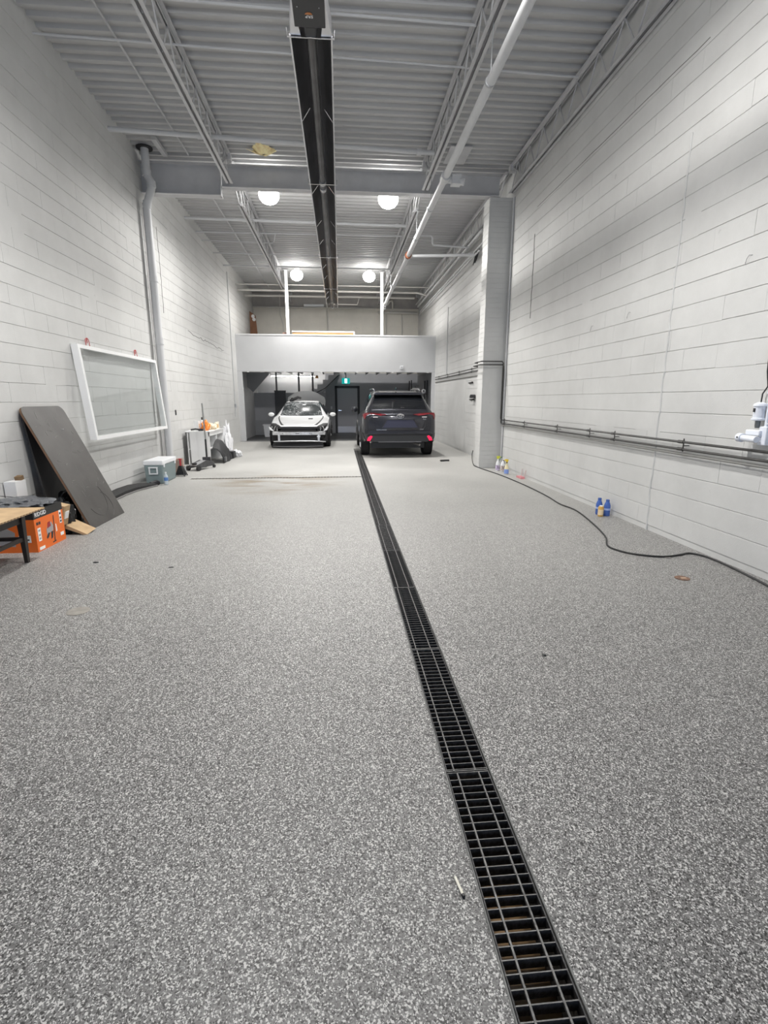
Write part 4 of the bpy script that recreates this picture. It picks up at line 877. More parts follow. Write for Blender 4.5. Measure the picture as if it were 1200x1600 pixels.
# black wheel-arch liner leaning against the cabinet
t = thing('wheel_liner', 'black plastic wheel arch liner leaning on the cabinet front', 'car part', (-2.85, 12.5, 0))
P = []
for i in range(9):
    f = i / 8; y = 12.0 + f * .95; top = .50*math.sin(math.pi*(.22+.62*f))+.04
    P.append([Vector((-2.72 - .02*math.sin(f*9), y, 0)), Vector((-2.74, y, top*.35)), Vector((-2.79, y, top*.7)), Vector((-2.87, y, top*.95)), Vector((-2.96, y, top))])
b = B(); b.grid(P); b.grid([[q + Vector((-.01, 0, -.004)) if q.z > .01 else q + Vector((-.012, 0, 0)) for q in r] for r in P]); build(b, 'shell', M('liner_black', (.025, .025, .027), .55, bump=.3, bscale=25), t, True)
for k, y in enumerate((12.12, 12.42, 12.72)):
    b = B(); b.tube([(-2.715, y, .02), (-2.735, y+.03, .15), (-2.78, y+.05, .28)], .012, 6); build(b, 'rib', M('liner_rib', (.05, .05, .053), .4), t, True)
b = B(); b.box((-2.78, 12.08, .03), (-2.70, 12.2, .14)); build(b, 'grey_panel', M('liner_grey', (.14, .14, .145), .4), t, bevel=.01)
b = B(); b.box((-2.85, 13.0, 0), (-2.70, 13.25, .18)); tag(build(b, 'black_box', BLACK, bevel=.02), 'small black box past the wheel arch liner', 'box')
bag('white_bag', (-2.93, 13.42, 0), (.10, .15, .46), M('white_bag', (.82, .82, .84), .35, bump=1, bscale=12), 'crumpled tall white plastic bag at the far end of the cabinet', 31)
bag('white_bag', (-2.72, 13.45, 0), (.13, .14, .10), M('white_bag', (.8,)*3), 'small white plastic bag on the floor by the cabinet', 32)
b = B(); b.box((XL, 10.95+.55, 1.13), (XL+.012, 11.56, 1.24)); tag(build(b, 'black_outlet', BLACK), 'small black outlet plate on the wall above the floor jack', 'outlet')
b = B(); b.box((XL+.0, 17.86, 1.2), (XL+.05, 17.94, 1.32)); tag(build(b, 'switch_box', GALV, bevel=.005), 'small grey switch box beside the mezzanine jamb', 'switch box')

# ================================================================== RIGHT WALL
PB = M('pipe_black', (.05, .048, .046), .45, .4, var=.2, vscale=8)
xw = XR - .06
def wallpipe(z, zz, r, lab, mat, dx=0, po=0):
    x = xw + dx
    pts = [(x, 1.5, z), (x, 10.58, z), (x-.005, 10.62-po, z+.03), (x-.005, 10.62-po, zz-.03), (x-.03, 10.62-po, zz), (2.99-po, 10.62-po, zz), (2.94-po, 10.64-po, zz), (2.94-po, 11.12, zz), (2.97-po, 11.16, zz), (x-.03, 11.18, zz), (x, 11.22, zz), (x, 18.3, zz)]
    return pipe_thing('air_line', pts, r, lab, 'pipe', mat, n=8)
wallpipe(1.04, 2.235, .012, 'upper black air line running along the wall and round the pier', PB)
wallpipe(.968, 2.165, .012, 'lower black air line running along the wall and round the pier', PB, 0, .03)
pipe_thing('conduit', [(XR-.035, 1.5, .915), (XR-.035, 10.55, .925), (XR-.035, 10.66, .96), (XR-.035, 10.66, 2.08), (XR-.05, 10.66, 2.1)], .013, 'grey conduit below the black air lines', 'conduit', M('conduit_grey', (.30, .295, .28), .55))
CL1 = ['black pipe clamp under the security camera', 'black pipe clamp on the air lines nearest the rusty floor cover', 'black pipe clamp above the blue fluid bottles', 'black pipe clamp on the air lines, just past the blue bottles',
       'black pipe clamp on the air lines, midway between blue and spray bottles', 'black pipe clamp above the pink dustpan', 'black pipe clamp on the air lines tight beside the pier']
CL2 = ['black pipe clamp beyond the pier, first one from the pier', 'black pipe clamp beyond the pier, above the bracket bars', 'black pipe clamp beyond the pier, third one from the pier', 'black pipe clamp beside the slim conduit over the SUV', 'black pipe clamp on the air lines nearest the mezzanine']
for k, y in enumerate((2.9, 4.76, 6.05, 6.69, 7.75, 9.2, 10.35)):
    o = thing('pipe_clamp', CL1[k], 'clamp', (XR-.04, y, .93), 'clamps along the air lines')
    b = B(); b.box((XR-.068, y-.005, .945), (XR-.06, y+.005, 1.075)); b.box((XR-.062, y-.004, 1.0), (XR-.002, y+.004, 1.008)); build(b, 'strut', PB, o)
    for z in (1.04, .968):
        b = B(); b.cyl((xw, y+.005, z), (xw, y+.085, z), .017, 8); build(b, 'union', PB, o, True)
for k, y in enumerate((11.9, 13.2, 14.6, 16.2, 17.6)):
    o = thing('pipe_clamp', CL2[k], 'clamp', (XR-.04, y, 2.13), 'clamps beyond the pier')
    b = B(); b.box((XR-.068, y-.005, 2.14), (XR-.06, y+.005, 2.27)); b.box((XR-.062, y-.004, 2.198), (XR-.002, y+.004, 2.206)); build(b, 'strut', PB, o)
    for z in (2.235, 2.165):
        b = B(); b.cyl((xw, y+.005, z), (xw, y+.085, z), .017, 8); build(b, 'union', PB, o, True)
pipe_thing('conduit', [(XR-.02, 11.3, 2.05), (XR-.02, 18.5, 2.08)], .012, 'grey conduit under the air lines beyond the pier', 'conduit', M('conduit_grey', (.3,)*3))
pipe_thing('conduit', [(XR-.02, 10.60, .02), (XR-.02, 10.60, 5.3)], .02, 'slim conduit rising in the corner of the pier and wall', 'conduit')
# bits of hardware beyond the pier
for z, y in ((1.90, 13.45), (1.47, 13.3)):
    b = B(); b.box((XR-.03, y-.22, z-.012), (XR-.002, y+.22, z+.012)); b.box((XR-.05, y-.22, z-.02), (XR-.002, y-.19, z+.02)); tag(build(b, 'wall_bracket', BLACKM), 'short black bracket bar on the wall past the pier, %s one' % ('upper' if z > 1.7 else 'lower'), 'bracket')
b = B(); b.prism([(.09*math.cos(R(a)), .09*math.sin(R(a))) for a in range(0, 181, 15)], lambda p, q: (XR-.12, 13.02+p, 1.50+q), lambda p, q: (XR-.002, 13.02+p, 1.50+q)); tag(build(b, 'alarm_bell', BLACK), 'black half-round horn on the wall above the lower bracket', 'horn')
# smooth patched panel
b = B(); b.box((XR-.008, 14.0, .05), (XR-.001, 16.3, 2.0)); tag(build(b, 'patch_panel', WALL), 'smooth painted sheet patch on the wall beyond the pier', 'panel')

# camera and junction box with conduits
VW = M('device_white', (.80, .83, .90), .35)
t = thing('security_camera', 'white security camera on a bracket at the conduit foot', 'camera', (XR-.06, 3.86, 1.08))
b = B(); b.box((XR-.06, 3.80, 1.09), (XR-.004, 3.875, 1.24)); build(b, 'bracket', VW, t, bevel=.006)
b = B(); b.tube([(XR-.10, 3.84, 1.135), (XR-.10, 3.94, 1.138), (XR-.10, 3.99, 1.14)], .026, 12); build(b, 'barrel', VW, t, True)
b = B(); b.cyl((XR-.10, 3.985, 1.14), (XR-.10, 4.03, 1.142), .037, 14); build(b, 'head', VW, t, True, bevel=.004)
b = B(); b.cyl((XR-.137, 4.0, 1.145), (XR-.14, 4.0, 1.145), .007, 10); build(b, 'lens', BLACK, t)
b = B(); b.box((XR-.085, 3.84, 1.165), (XR-.04, 3.985, 1.21)); build(b, 'shield', VW, t, bevel=.008)
t = thing('junction_box', 'white capped sensor box on the conduit above the camera', 'sensor box', (XR-.05, 3.90, 1.27))
b = B(); b.lathe([(.035, 0), (.05, .006), (.05, .018), (.042, .022), (.042, .115), (.05, .118), (.045, .135), (.02, .148)], (XR-.055, 3.905, 1.285), 18); build(b, 'body', VW, t, True)
b = B(); b.box((XR-.105, 3.90, 1.355), (XR-.09, 3.915, 1.385)); build(b, 'dark_window', BLACK, t)
b = B(); b.lathe([(.016, 0), (.02, .02), (.02, .06)], (XR-.055, 3.905, 1.225), 12); build(b, 'spout', M('spout_grey', (.16, .17, .17), .4), t, True)
pipe_thing('conduit', [(XR-.03, 3.845, 1.1), (XR-.03, 3.845, 2.6)], .014, 'white conduit rising from the security camera', 'conduit', VW)
pipe_thing('conduit', [(XR-.03, 3.80, 1.15), (XR-.03, 3.80, 2.6)], .011, 'second thinner white conduit rising beside the camera', 'conduit', VW)
b = B(); b.box((XR-.05, 3.785, 1.50), (XR-.002, 3.865, 1.515)); tag(build(b, 'conduit_strap', VW), 'white strap across the camera conduits', 'strap')
b = B(); b.tube([(XR-.05, 3.91, 1.43), (XR-.03, 3.93, 1.5), (XR-.02, 3.90, 1.56), (XR-.02, 3.93, 1.68), (XR-.02, 3.94, 1.85), (XR-.02, 3.88, 2.0), (XR-.02, 3.75, 2.02), (XR-.02, 3.5, 1.9)], .006, 6); tag(build(b, 'black_cable', BLACK, smooth=True), 'black cable looping up the wall from the sensor box', 'cable')
b = B(); b.tube([(XR-.04, 3.84, 1.17), (XR-.04, 3.80, 1.17), (XR-.04, 3.77, 1.20), (XR-.04, 3.775, 1.25), (XR-.04, 3.81, 1.27), (XR-.04, 3.85, 1.25)], .004, 6); tag(build(b, 'white_cable', WHITEP, smooth=True), 'short white cable loop behind the security camera', 'cable')

for (yy, zz, lab) in ((4.32, 2.62, 'small hook of loose wire sticking out of the near block wall'), (7.0, 2.42, 'curl of thin wire on the block wall above the dustpan'), (6.1, 2.45, 'curl of thin wire on the block wall above the blue bottles')):
    b = B(); b.tube([(XR-.003, yy-.025, zz+.02), (XR-.01, yy, zz+.025), (XR-.015, yy+.015, zz), (XR-.015, yy+.025, zz-.035), (XR-.012, yy+.03, zz-.04), (XR-.01, yy+.035, zz-.025)], .002, 5); tag(build(b, 'wire_hook', M('wire_grey', (.25, .25, .26), .4, .6), smooth=True), lab, 'wire')
# cord on the floor
def spline(pts, n=10):
    pts = [Vector(p) for p in pts]; P = [pts[0]*2-pts[1]] + pts + [pts[-1]*2-pts[-2]]; o = []
    for i in range(1, len(P)-2):
        for k in range(n):
            t_ = k/n; a, b_, c, d = P[i-1], P[i], P[i+1], P[i+2]
            o.append(.5*((2*b_)+(c-a)*t_+(2*a-5*b_+4*c-d)*t_*t_+(3*b_-a-3*c+d)*t_**3))
    return o + [pts[-1]]
cz = .0095
cpts = [(3.03, 11.35, .32), (3.0, 11.3, .2), (2.98, 11.1, .04), (2.99, 10.85, cz), (3.03, 10.4, cz), (3.13, 9.5, cz), (3.17, 8.4, cz), (3.15, 7.4, cz), (3.09, 6.75, cz), (3.12, 6.3, cz), (2.98, 5.55, cz), (2.83, 5.0, cz), (2.68, 4.68, cz), (2.70, 4.5, cz), (2.80, 4.37, cz), (3.0, 4.28, cz), (3.2, 4.32, cz), (3.33, 4.36, cz), (3.41, 4.25, cz), (3.42, 4.0, cz), (3.38, 3.6, cz), (3.32, 3.2, cz), (3.3, 2.6, cz)]
b = B(); b.tube(spline(cpts, 8), .009, 8); tag(build(b, 'extension_cord', M('cord_black', (.015, .015, .015), .5), smooth=True), 'black extension cord snaking along the floor by the block wall', 'cord')
# cleaning bottles by the pier
YEL = M('trigger_yellow', (.85, .62, .05), .4); GRN = M('trigger_green', (.02, .16, .04), .4); LIME = M('lime', (.62, .65, .06), .4); SBK = M('spray_black', (.04, .04, .035), .4)
sp = [[(.036, 0), (.042, .01), (.042, .14), (.03, .19), (.016, .215), (.014, .23)], [(.0425, .02), (.043, .02), (.043, .12), (.0425, .12)], [(.017, .23), (.017, .25)]]
bottle('spray_bottle', 3.27, 10.22, sp, (WHITEP, M('white_purple', (.5, .42, .58), .4, var=.6, vscale=40), WHITEP), 'white spray bottle with lime and green trigger by the pier', spray=(LIME, GRN, 1))
bottle('spray_bottle', 3.345, 10.12, [sp[0], sp[1], [(.016, .23), (.016, .24)]], (WHITEP, M('white_brown', (.5, .42, .40), .4, var=.5, vscale=40), WHITEP), 'white bottle between the two trigger sprayers')
bottle('spray_bottle', 3.30, 9.74, [[(.036, 0), (.044, .01), (.044, .10), (.04, .13), (.02, .19), (.016, .22)], [(.0445, .01), (.0452, .01), (.0452, .10), (.0445, .10)], [(.016, .22), (.016, .24)]], (M('cream_b', (.85, .76, .5), .35), M('blue_lab2', (.25, .36, .75), .4), SBK), 'blue labelled spray bottle with a yellow trigger', spray=(YEL, SBK, -1))
t = thing('dustpan', 'small pink dustpan on the floor past the spray bottles', 'dustpan', (3.40, 9.2, 0))
PK2 = M('pink_plastic', (.62, .24, .26), .5)
b = B(); b.prism([(-.13, .0), (.13, .0), (.11, .035), (-.11, .035)], lambda p, q: (3.36, 9.2+p, q), lambda p, q: (3.44, 9.2+p*.9, q)); build(b, 'pan', PK2, t)
b = B(); b.cyl((3.44, 9.12, .02), (3.46, 9.10, .16), .006, 6); b.cyl((3.44, 9.28, .02), (3.46, 9.30, .16), .006, 6); build(b, 'handle_wire', M('faded_pink', (.6, .45, .44), .5), t)
BLU = M('blue_fluid', (.06, .13, .42), .2); LBL = M('pale_blue', (.35, .45, .75), .4)
jug = [[(.036, 0), (.04, .01), (.04, .13), (.03, .165), (.02, .185)], [(.0405, .075), (.041, .075), (.041, .10), (.0405, .10)], [(.022, .185), (.022, .21)]]
bottle('washer_bottle', 3.385, 6.01, jug, (BLU, LBL, BLU), 'blue fluid bottle standing at the wall beside the amber one')
bottle('washer_bottle', 3.325, 6.10, [jug[0], jug[1], [(.022, .185), (.022, .215)]], (BLU, LBL, BLU), 'blue fluid bottle standing behind the amber bottle')
bottle('amber_bottle', 3.29, 5.985, [[(.03, 0), (.034, .01), (.034, .11), (.03, .125), (.02, .13)], [(.0345, .02), (.035, .02), (.035, .09), (.0345, .09)], [(.02, .13), (.02, .14)]], (M('amber', (.62, .36, .08), .3), M('amber_label', (.78, .62, .40), .5), WHITEP), 'small amber bottle in front of the blue fluid bottles')


# ================================================================== CARS
def cr(P, t):                       # Catmull-Rom through a list of tuples, t in [0, len-1]
    n = len(P); i = min(int(t), n-2); f = t - i
    a, b_, c, d = P[max(i-1, 0)], P[i], P[i+1], P[min(i+2, n-1)]
    return tuple(.5*((2*q1)+(q2-q0)*f+(2*q0-5*q1+4*q2-q3)*f*f+(3*q1-q0-3*q2+q3)*f**3) for q0, q1, q2, q3 in zip(a, b_, c, d))
class CarShell:
    """stations: (y, half width, z bottom, z belt, z top, half width of the top)"""
    def __init__(s, st, org): s.st = st; s.o = Vector(org); s.ys = [q[0] for q in st]
    def ring(s, y):
        ys = s.ys; y = min(max(y, ys[0]), ys[-1])
        i = 0
        while i < len(ys)-2 and ys[i+1] <= y: i += 1
        t = i + (y - ys[i])/(ys[i+1]-ys[i])
        # monotone-ish: linear blend with a little Catmull
        a, b_ = s.st[i], s.st[i+1]; f = t-i; lin = tuple(p+(q-p)*f for p, q in zip(a, b_)); cu = cr(s.st, t)
        _, w, zb, zl, zt, wt = tuple(.35*p+.65*q for p, q in zip(lin, cu))
        h = zl-zb
        return [(0, zb), (w*.80, zb), (w*.965, zb+.05), (w, zb+h*.33), (w*1.0, zb+h*.62), (w*.985, zl-.05), (w*.945, zl), (w*.945+(wt-w*.945)*.5, zl+(zt-zl)*.47), (wt, zl+(zt-zl)*.88), (wt*.86, zt-.012*min(1, (zt-zl)/.2)), (wt*.45, zt), (0, zt+.004)]
    def P(s, y, v, side=1, off=0):
        r = s.ring(y); x, z = cr(r, max(0, min(v, 11)))
        p = Vector((side*x, y, z))
        if off:
            e = .02; x2, z2 = cr(r, min(11, v+e)); x3, z3 = cr(r, max(0, v-e)); tv = Vector((side*(x2-x3), 0, z2-z3))
            r1, r2 = s.ring(y+e), s.ring(y-e); a = cr(r1, v); c = cr(r2, v); ty = Vector((side*(a[0]-c[0]), 2*e if r1 != r2 else e, a[1]-c[1]))
            n = tv.cross(ty)
            if n.length > 1e-9:
                n.normalize()
                if n.x*side + (z-.8)*n.z*.5 < 0 and abs(n.x) > .05 and n.x*side < 0: n = -n
                if abs(n.x) <= .3 and n.z < 0 and v > 5: n = -n
                p += n*off
        return p + s.o
    def body(s, ny=70):
        b = B(); y0, y1 = s.ys[0], s.ys[-1]; vs = [k*.25 for k in range(45)]
        ysam = sorted(set([y0+(y1-y0)*k/ny for k in range(ny+1)] + s.ys))
        G = []
        for y in ysam:
            G.append([s.P(y, v, 1) for v in vs] + [s.P(y, v, -1) for v in reversed(vs[1:-1])])
        n = len(G[0]); flat = [q for r in G for q in r]; fs = []
        for i in range(len(G)-1):
            for k in range(n): fs.append((i*n+k, i*n+(k+1) % n, (i+1)*n+(k+1) % n, (i+1)*n+k))
        fs += [tuple(range(n)), tuple(range((len(G)-1)*n, len(G)*n))[::-1]]
        return b.add(flat, fs)
    def patch(s, c, side=1, off=.006, n=8, m=8, b=None, thick=True):
        """c: four (y, v) corners; conforms to the shell"""
        b = b or B()
        def q(i, j, o):
            f, g = i/n, j/m; y = (1-f)*((1-g)*c[0][0]+g*c[3][0])+f*((1-g)*c[1][0]+g*c[2][0]); v = (1-f)*((1-g)*c[0][1]+g*c[3][1])+f*((1-g)*c[1][1]+g*c[2][1])
            return s.P(y, v, side, o)
        T = [[q(i, j, off) for j in range(m+1)] for i in range(n+1)]; b.grid(T)
        edge = [T[0][j] for j in range(m+1)] + [T[i][m] for i in range(1, n+1)] + [T[n][j] for j in range(m-1, -1, -1)] + [T[i][0] for i in range(n-1, 0, -1)]
        L = [[q(i, j, -.004) for j in range(m+1)] for i in range(n+1)]
        e2 = [L[0][j] for j in range(m+1)] + [L[i][m] for i in range(1, n+1)] + [L[n][j] for j in range(m-1, -1, -1)] + [L[i][0] for i in range(n-1, 0, -1)]
        b.grid([edge+edge[:1], e2+e2[:1]]); return b
def wheel(t, x, y, r, w, side, o, rimmat):
    O = Vector(o); s = side
    b = B(); b.lathe([(r*.62, -w/2), (r*.93, -w/2), (r, -w*.36), (r, w*.36), (r*.93, w/2), (r*.62, w/2)], O+Vector((x, y, r)), 30, 'x'); wh = build(b, 'wheel', RUBBER, t, True)
    b = B(); b.lathe([(r*.62, -.01), (r*.60, .015)], O+Vector((x+s*(w/2-.02), y, r)), 30, 'x')
    build(b, 'rim_disc', BLACKM, wh)
    b = B()
    for k in range(5):
        a = 2*math.pi*k/5+.3; c0 = O+Vector((x+s*(w/2+.002), y, r)); b.tube([c0+Vector((0, .03*math.cos(a), .03*math.sin(a))), c0+Vector((0, r*.6*math.cos(a), r*.6*math.sin(a)))], .028, 6)
    build(b, 'spokes', rimmat, wh)
    return wh
PAINT_D = M('suv_paint', (.028, .029, .037), .22, .55, coat=.8); GLASS_D = M('dark_glass', (.008, .009, .011), .06, spec=.6); TRIM = M('suv_trim', (.018, .019, .021), .5)
REDL = M('tail_red', (.16, .006, .012), .15, coat=.6); REDG = M('reflector_red_glow', (.75, .01, .06), .3, emit=(1, .01, .08, .55)); PLATE = M('plate_recess', (.055, .056, .085), .35, .5)
# ---- dark grey SUV seen from behind
SO = (1.50, 12.74, 0)
SUV = CarShell([(0, .80, .52, .98, 1.06, .70), (.04, .88, .47, 1.06, 1.12, .74), (.14, .925, .42, 1.12, 1.20, .73), (.30, .94, .40, 1.12, 1.40, .69), (.52, .945, .38, 1.12, 1.605, .645), (.75, .95, .36, 1.12, 1.66, .635), (1.5, .95, .34, 1.10, 1.70, .65), (2.4, .95, .34, 1.07, 1.69, .65), (2.9, .95, .34, 1.05, 1.60, .64), (3.35, .945, .34, 1.03, 1.25, .70), (3.6, .94, .34, 1.02, 1.10, .78), (4.3, .91, .34, .95, 1.00, .70), (4.65, .83, .40, .82, .88, .60), (4.78, .70, .46, .72, .76, .50)], SO)
t = thing('suv', 'dark grey SUV parked with its tail towards the hall', 'car', SO)
build(SUV.body(), 'body', PAINT_D, t, True)
def sp_(x, y, z): return (SO[0]+x, SO[1]+y, SO[2]+z)
# rear glass: both halves in one pane
b = B(); SUV.patch([(.17, 8.4), (.46, 8.5), (.46, 11), (.17, 11)], 1, .008, b=b); SUV.patch([(.17, 8.4), (.46, 8.5), (.46, 11), (.17, 11)], -1, .008, b=b); build(b, 'rear_window', GLASS_D, t, True)
for sd in (-1, 1):
    for c in (((.62, 6.35), (1.18, 6.3), (1.18, 8.3), (.72, 8.2)), ((1.24, 6.3), (2.12, 6.25), (2.08, 8.35), (1.24, 8.3)), ((2.2, 6.25), (3.15, 6.2), (2.72, 8.2), (2.18, 8.35))):
        build(SUV.patch(c, sd, .006), 'side_window', GLASS_D, t, True)
    build(SUV.patch(((.10, 1.6), (4.6, 1.6), (4.6, 2.7), (.10, 2.9)), sd, .008, n=30), 'side_cladding', TRIM, t, True)
    for yc in (.98, 3.82):
        b = B(); ring = []
        for k in range(19):
            a = math.pi*k/18; ring.append(a)
        P = [[Vector(sp_(sd*xx, yc+rr*math.cos(a), .37+rr*math.sin(a))) for rr, xx in ((.46, .925), (.46, .962), (.385, .962), (.385, .90))] for a in ring]
        b.grid(P); build(b, 'wheel_arch', TRIM, t)
        b = B(); b.lathe([(.39, 0), (.385, .008)], sp_(sd*.948, yc, .37), 28, 'x'); build(b, 'arch_well', BLACK, t)
        wheel(t, sd*.845, yc, .37, .235, sd, SO, M('rim_grey', (.12, .12, .125), .35, .7))
    b = B(); b.tube([sp_(sd*.60, .75, 1.70), sp_(sd*.61, 1.0, 1.735), sp_(sd*.61, 2.3, 1.745), sp_(sd*.60, 2.6, 1.70)], .02, 8); build(b, 'roof_rail', CHROME, t, True)
    # door mirror
    m_ = B(); bmesh.ops.create_icosphere(m_.bm, subdivisions=3, radius=1)
    for v in m_.bm.verts: v.co = Vector(sp_(sd*(1.06+v.co.x*.10*sd), 3.02+v.co.y*.06, 1.17+v.co.z*.085))
    mi = build(m_, 'door_mirror', PAINT_D, t, True)
    b = B(); b.box(sp_(sd*.93-.03, 2.98, 1.10), sp_(sd*1.0+.03, 3.05, 1.15)); build(b, 'mirror_stalk', TRIM, mi)
    # tail lamp: wraps from the flank onto the tailgate
    b = B()
    pts = [(.33, 1.05), (.50, 1.085), (.74, 1.10), (.885, 1.095), (.905, .965), (.78, .955), (.60, .985), (.42, 1.03)]
    b.prism(pts, lambda p, q: sp_(sd*p, .10 if p > .8 else .06, q+.045), lambda p, q: sp_(sd*p, .075 if p > .88 else (.03 if p > .7 else -.002), q+.045)); tl = build(b, 'tail_lamp', REDL, t, bevel=.006)
    build(SUV.patch(((.04, 4.75), (.34, 5.0), (.30, 5.55), (.04, 5.6)), sd, .012, b=B()), 'tail_lamp_flank', REDL, tl, True)
    b = B(); b.prism([(.46, 1.085), (.74, 1.105), (.74, 1.115), (.46, 1.095)], lambda p, q: sp_(sd*p, .0, q), lambda p, q: sp_(sd*p, -.006, q)); build(b, 'light_bar', M('tail_bright', (.5, .02, .03), .2), tl)
    b = B(); b.box(sp_(sd*.62-.06, -.004, 1.022), sp_(sd*.62+.06, .03, 1.045)); build(b, 'reverse_lamp', M('clear_lens', (.6, .55, .55), .15), tl)
    # lower reflector; its emission stands in for light thrown back
    b = B(); b.prism([(.76, .44), (.835, .45), (.80, .535), (.735, .575), (.69, .555)], lambda p, q: sp_(sd*p, .06, q), lambda p, q: sp_(sd*p, -.028, q)); build(b, 'bumper_reflector', REDG, t, bevel=.004)
# bumper, tailgate pieces
b = B(); b.prism([(-.86, .60), (.86, .60), (.80, .70), (-.80, .70)], lambda p, q: sp_(p, .10, q), lambda p, q: sp_(p*.97, -.03, q)); build(b, 'bumper_step', PAINT_D, t, bevel=.02)
b = B(); b.prism([(-.88, .60), (-.72, .41), (.72, .41), (.88, .60)], lambda p, q: sp_(p, .14, q), lambda p, q: sp_(p*.97, -.015, q)); build(b, 'lower_bumper', TRIM, t, bevel=.015)
b = B(); b.box(sp_(-.55, -.02, .405), sp_(.55, .02, .425)); build(b, 'skid_lip', M('skid', (.12, .12, .13), .4), t)
b = B(); b.prism([(-.44, .80), (.46, .80), (.34, 1.0), (-.32, 1.0)], lambda p, q: sp_(p, .02, q-.03), lambda p, q: sp_(p, -.004, q-.03)); pl_ = build(b, 'plate_recess', PLATE, t)
b = B(); b.tube([sp_(-.45, -.006, .765), sp_(-.33, -.008, .975), sp_(.35, -.008, .975), sp_(.47, -.006, .765)], .009, 6); build(b, 'recess_edge', TRIM, pl_)
b = B(); b.tube([sp_(-.68, -.004, .98), sp_(-.66, -.004, .82), sp_(-.58, -.004, .73), sp_(.58, -.004, .73), sp_(.66, -.004, .82), sp_(.68, -.004, .98)], .0045, 5); build(b, 'tailgate_seam', BLACK, t)
def ell(cx, cz, a, b_, r): 
    return [sp_(cx+a*math.cos(2*math.pi*k/28), -.012, cz+b_*math.sin(2*math.pi*k/28)) for k in range(29)]
EY = 1.055
b = B(); b.tube(ell(.01, EY, .085, .056, 0), .009, 6); b.tube(ell(.01, EY+.012, .055, .022, 0), .007, 6); b.tube(ell(.01, EY, .024, .05, 0), .007, 6); build(b, 'emblem', CHROME, t, True)
mt = axes(sp_(-.60, -.006, .705), (1, 0, 0), (0, 0, 1), (0, -1, 0)); mt.translation.y = SO[1]-.034
text('HIGHLANDER', .042, CHROME, 'badge_letters', t, mt)
mt = axes(sp_(.50, -.034, .715), (1, 0, 0), (0, 0, 1), (0, -1, 0)); text('AWD', .04, CHROME, 'badge_letters', t, mt)
mt = axes(sp_(.58, -.006, .965), (1, 0, 0), (0, 0, 1), (0, -1, 0)); text('XLE', .05, CHROME, 'badge_letters', t, mt)
b = B(); b.prism([(-.66, 1.595), (.66, 1.595), (.62, 1.655), (-.62, 1.655)], lambda p, q: sp_(p, .62, q), lambda p, q: sp_(p*.97, .34, q-.02)); build(b, 'roof_spoiler', PAINT_D, t, bevel=.015)
b = B(); b.tube([sp_(-.10, .185, 1.235), sp_(.06, .19, 1.262), sp_(.22, .195, 1.258), sp_(.34, .195, 1.25)], .011, 6); b.cyl(sp_(-.12, .17, 1.23), sp_(-.12, .21, 1.24), .03, 10); build(b, 'rear_wiper', BLACK, t, True)
b = B(); b.prism([(-.05, 1.70), (.05, 1.70), (.015, 1.78)], lambda p, q: sp_(p*.5, 1.0, q), lambda p, q: sp_(p*.2, 1.12, q)); build(b, 'roof_fin', PAINT_D, t)
for sx, cx in ((1, .45),):
    b = B(); b.tube([sp_(cx-.06, .25, .36), sp_(cx, .10, .35), sp_(cx+.07, .04, .33)], .028, 8); build(b, 'exhaust_pipe', M('exhaust', (.3, .29, .28), .4, .8), t, True)
b = B(); b.box(sp_(-.7, .45, .22), sp_(.7, .62, .36)); b.box(sp_(-.5, .9, .25), sp_(.5, 4.0, .36)); build(b, 'underbody', BLACK, t)

# ---- white damaged sedan facing the hall
TO = (-1.265, 15.58, 0)
PW_ = M('white_car_paint', (.86, .865, .87), .2, coat=.8); CAV = M('cavity_black', (.012, .012, .013), .6)
TES = CarShell([(.16, .66, .30, .62, .66, .52), (.24, .76, .26, .66, .70, .56), (.45, .87, .24, .71, .745, .62), (.80, .915, .23, .79, .82, .68), (1.20, .92, .23, .86, .90, .72), (1.42, .925, .23, .90, .985, .69), (1.95, .925, .23, .92, 1.335, .59), (2.25, .925, .23, .92, 1.42, .57), (2.9, .925, .23, .93, 1.43, .57), (3.5, .92, .23, .94, 1.36, .56), (4.1, .90, .24, .95, 1.10, .62), (4.5, .86, .28, .93, 1.0, .60), (4.68, .74, .36, .84, .90, .5)], TO)
t = thing('white_sedan', 'white sedan with its front bumper missing and trunk lid raised', 'car', TO)
def tp(x, y, z): return (TO[0]+x, TO[1]+y, TO[2]+z)
build(TES.body(), 'body', PW_, t, True)
b = B(); c = [(1.40, 8.1), (2.06, 8.0), (2.06, 11), (1.33, 11)]; TES.patch(c, 1, .008, b=b); TES.patch(c, -1, .008, b=b)
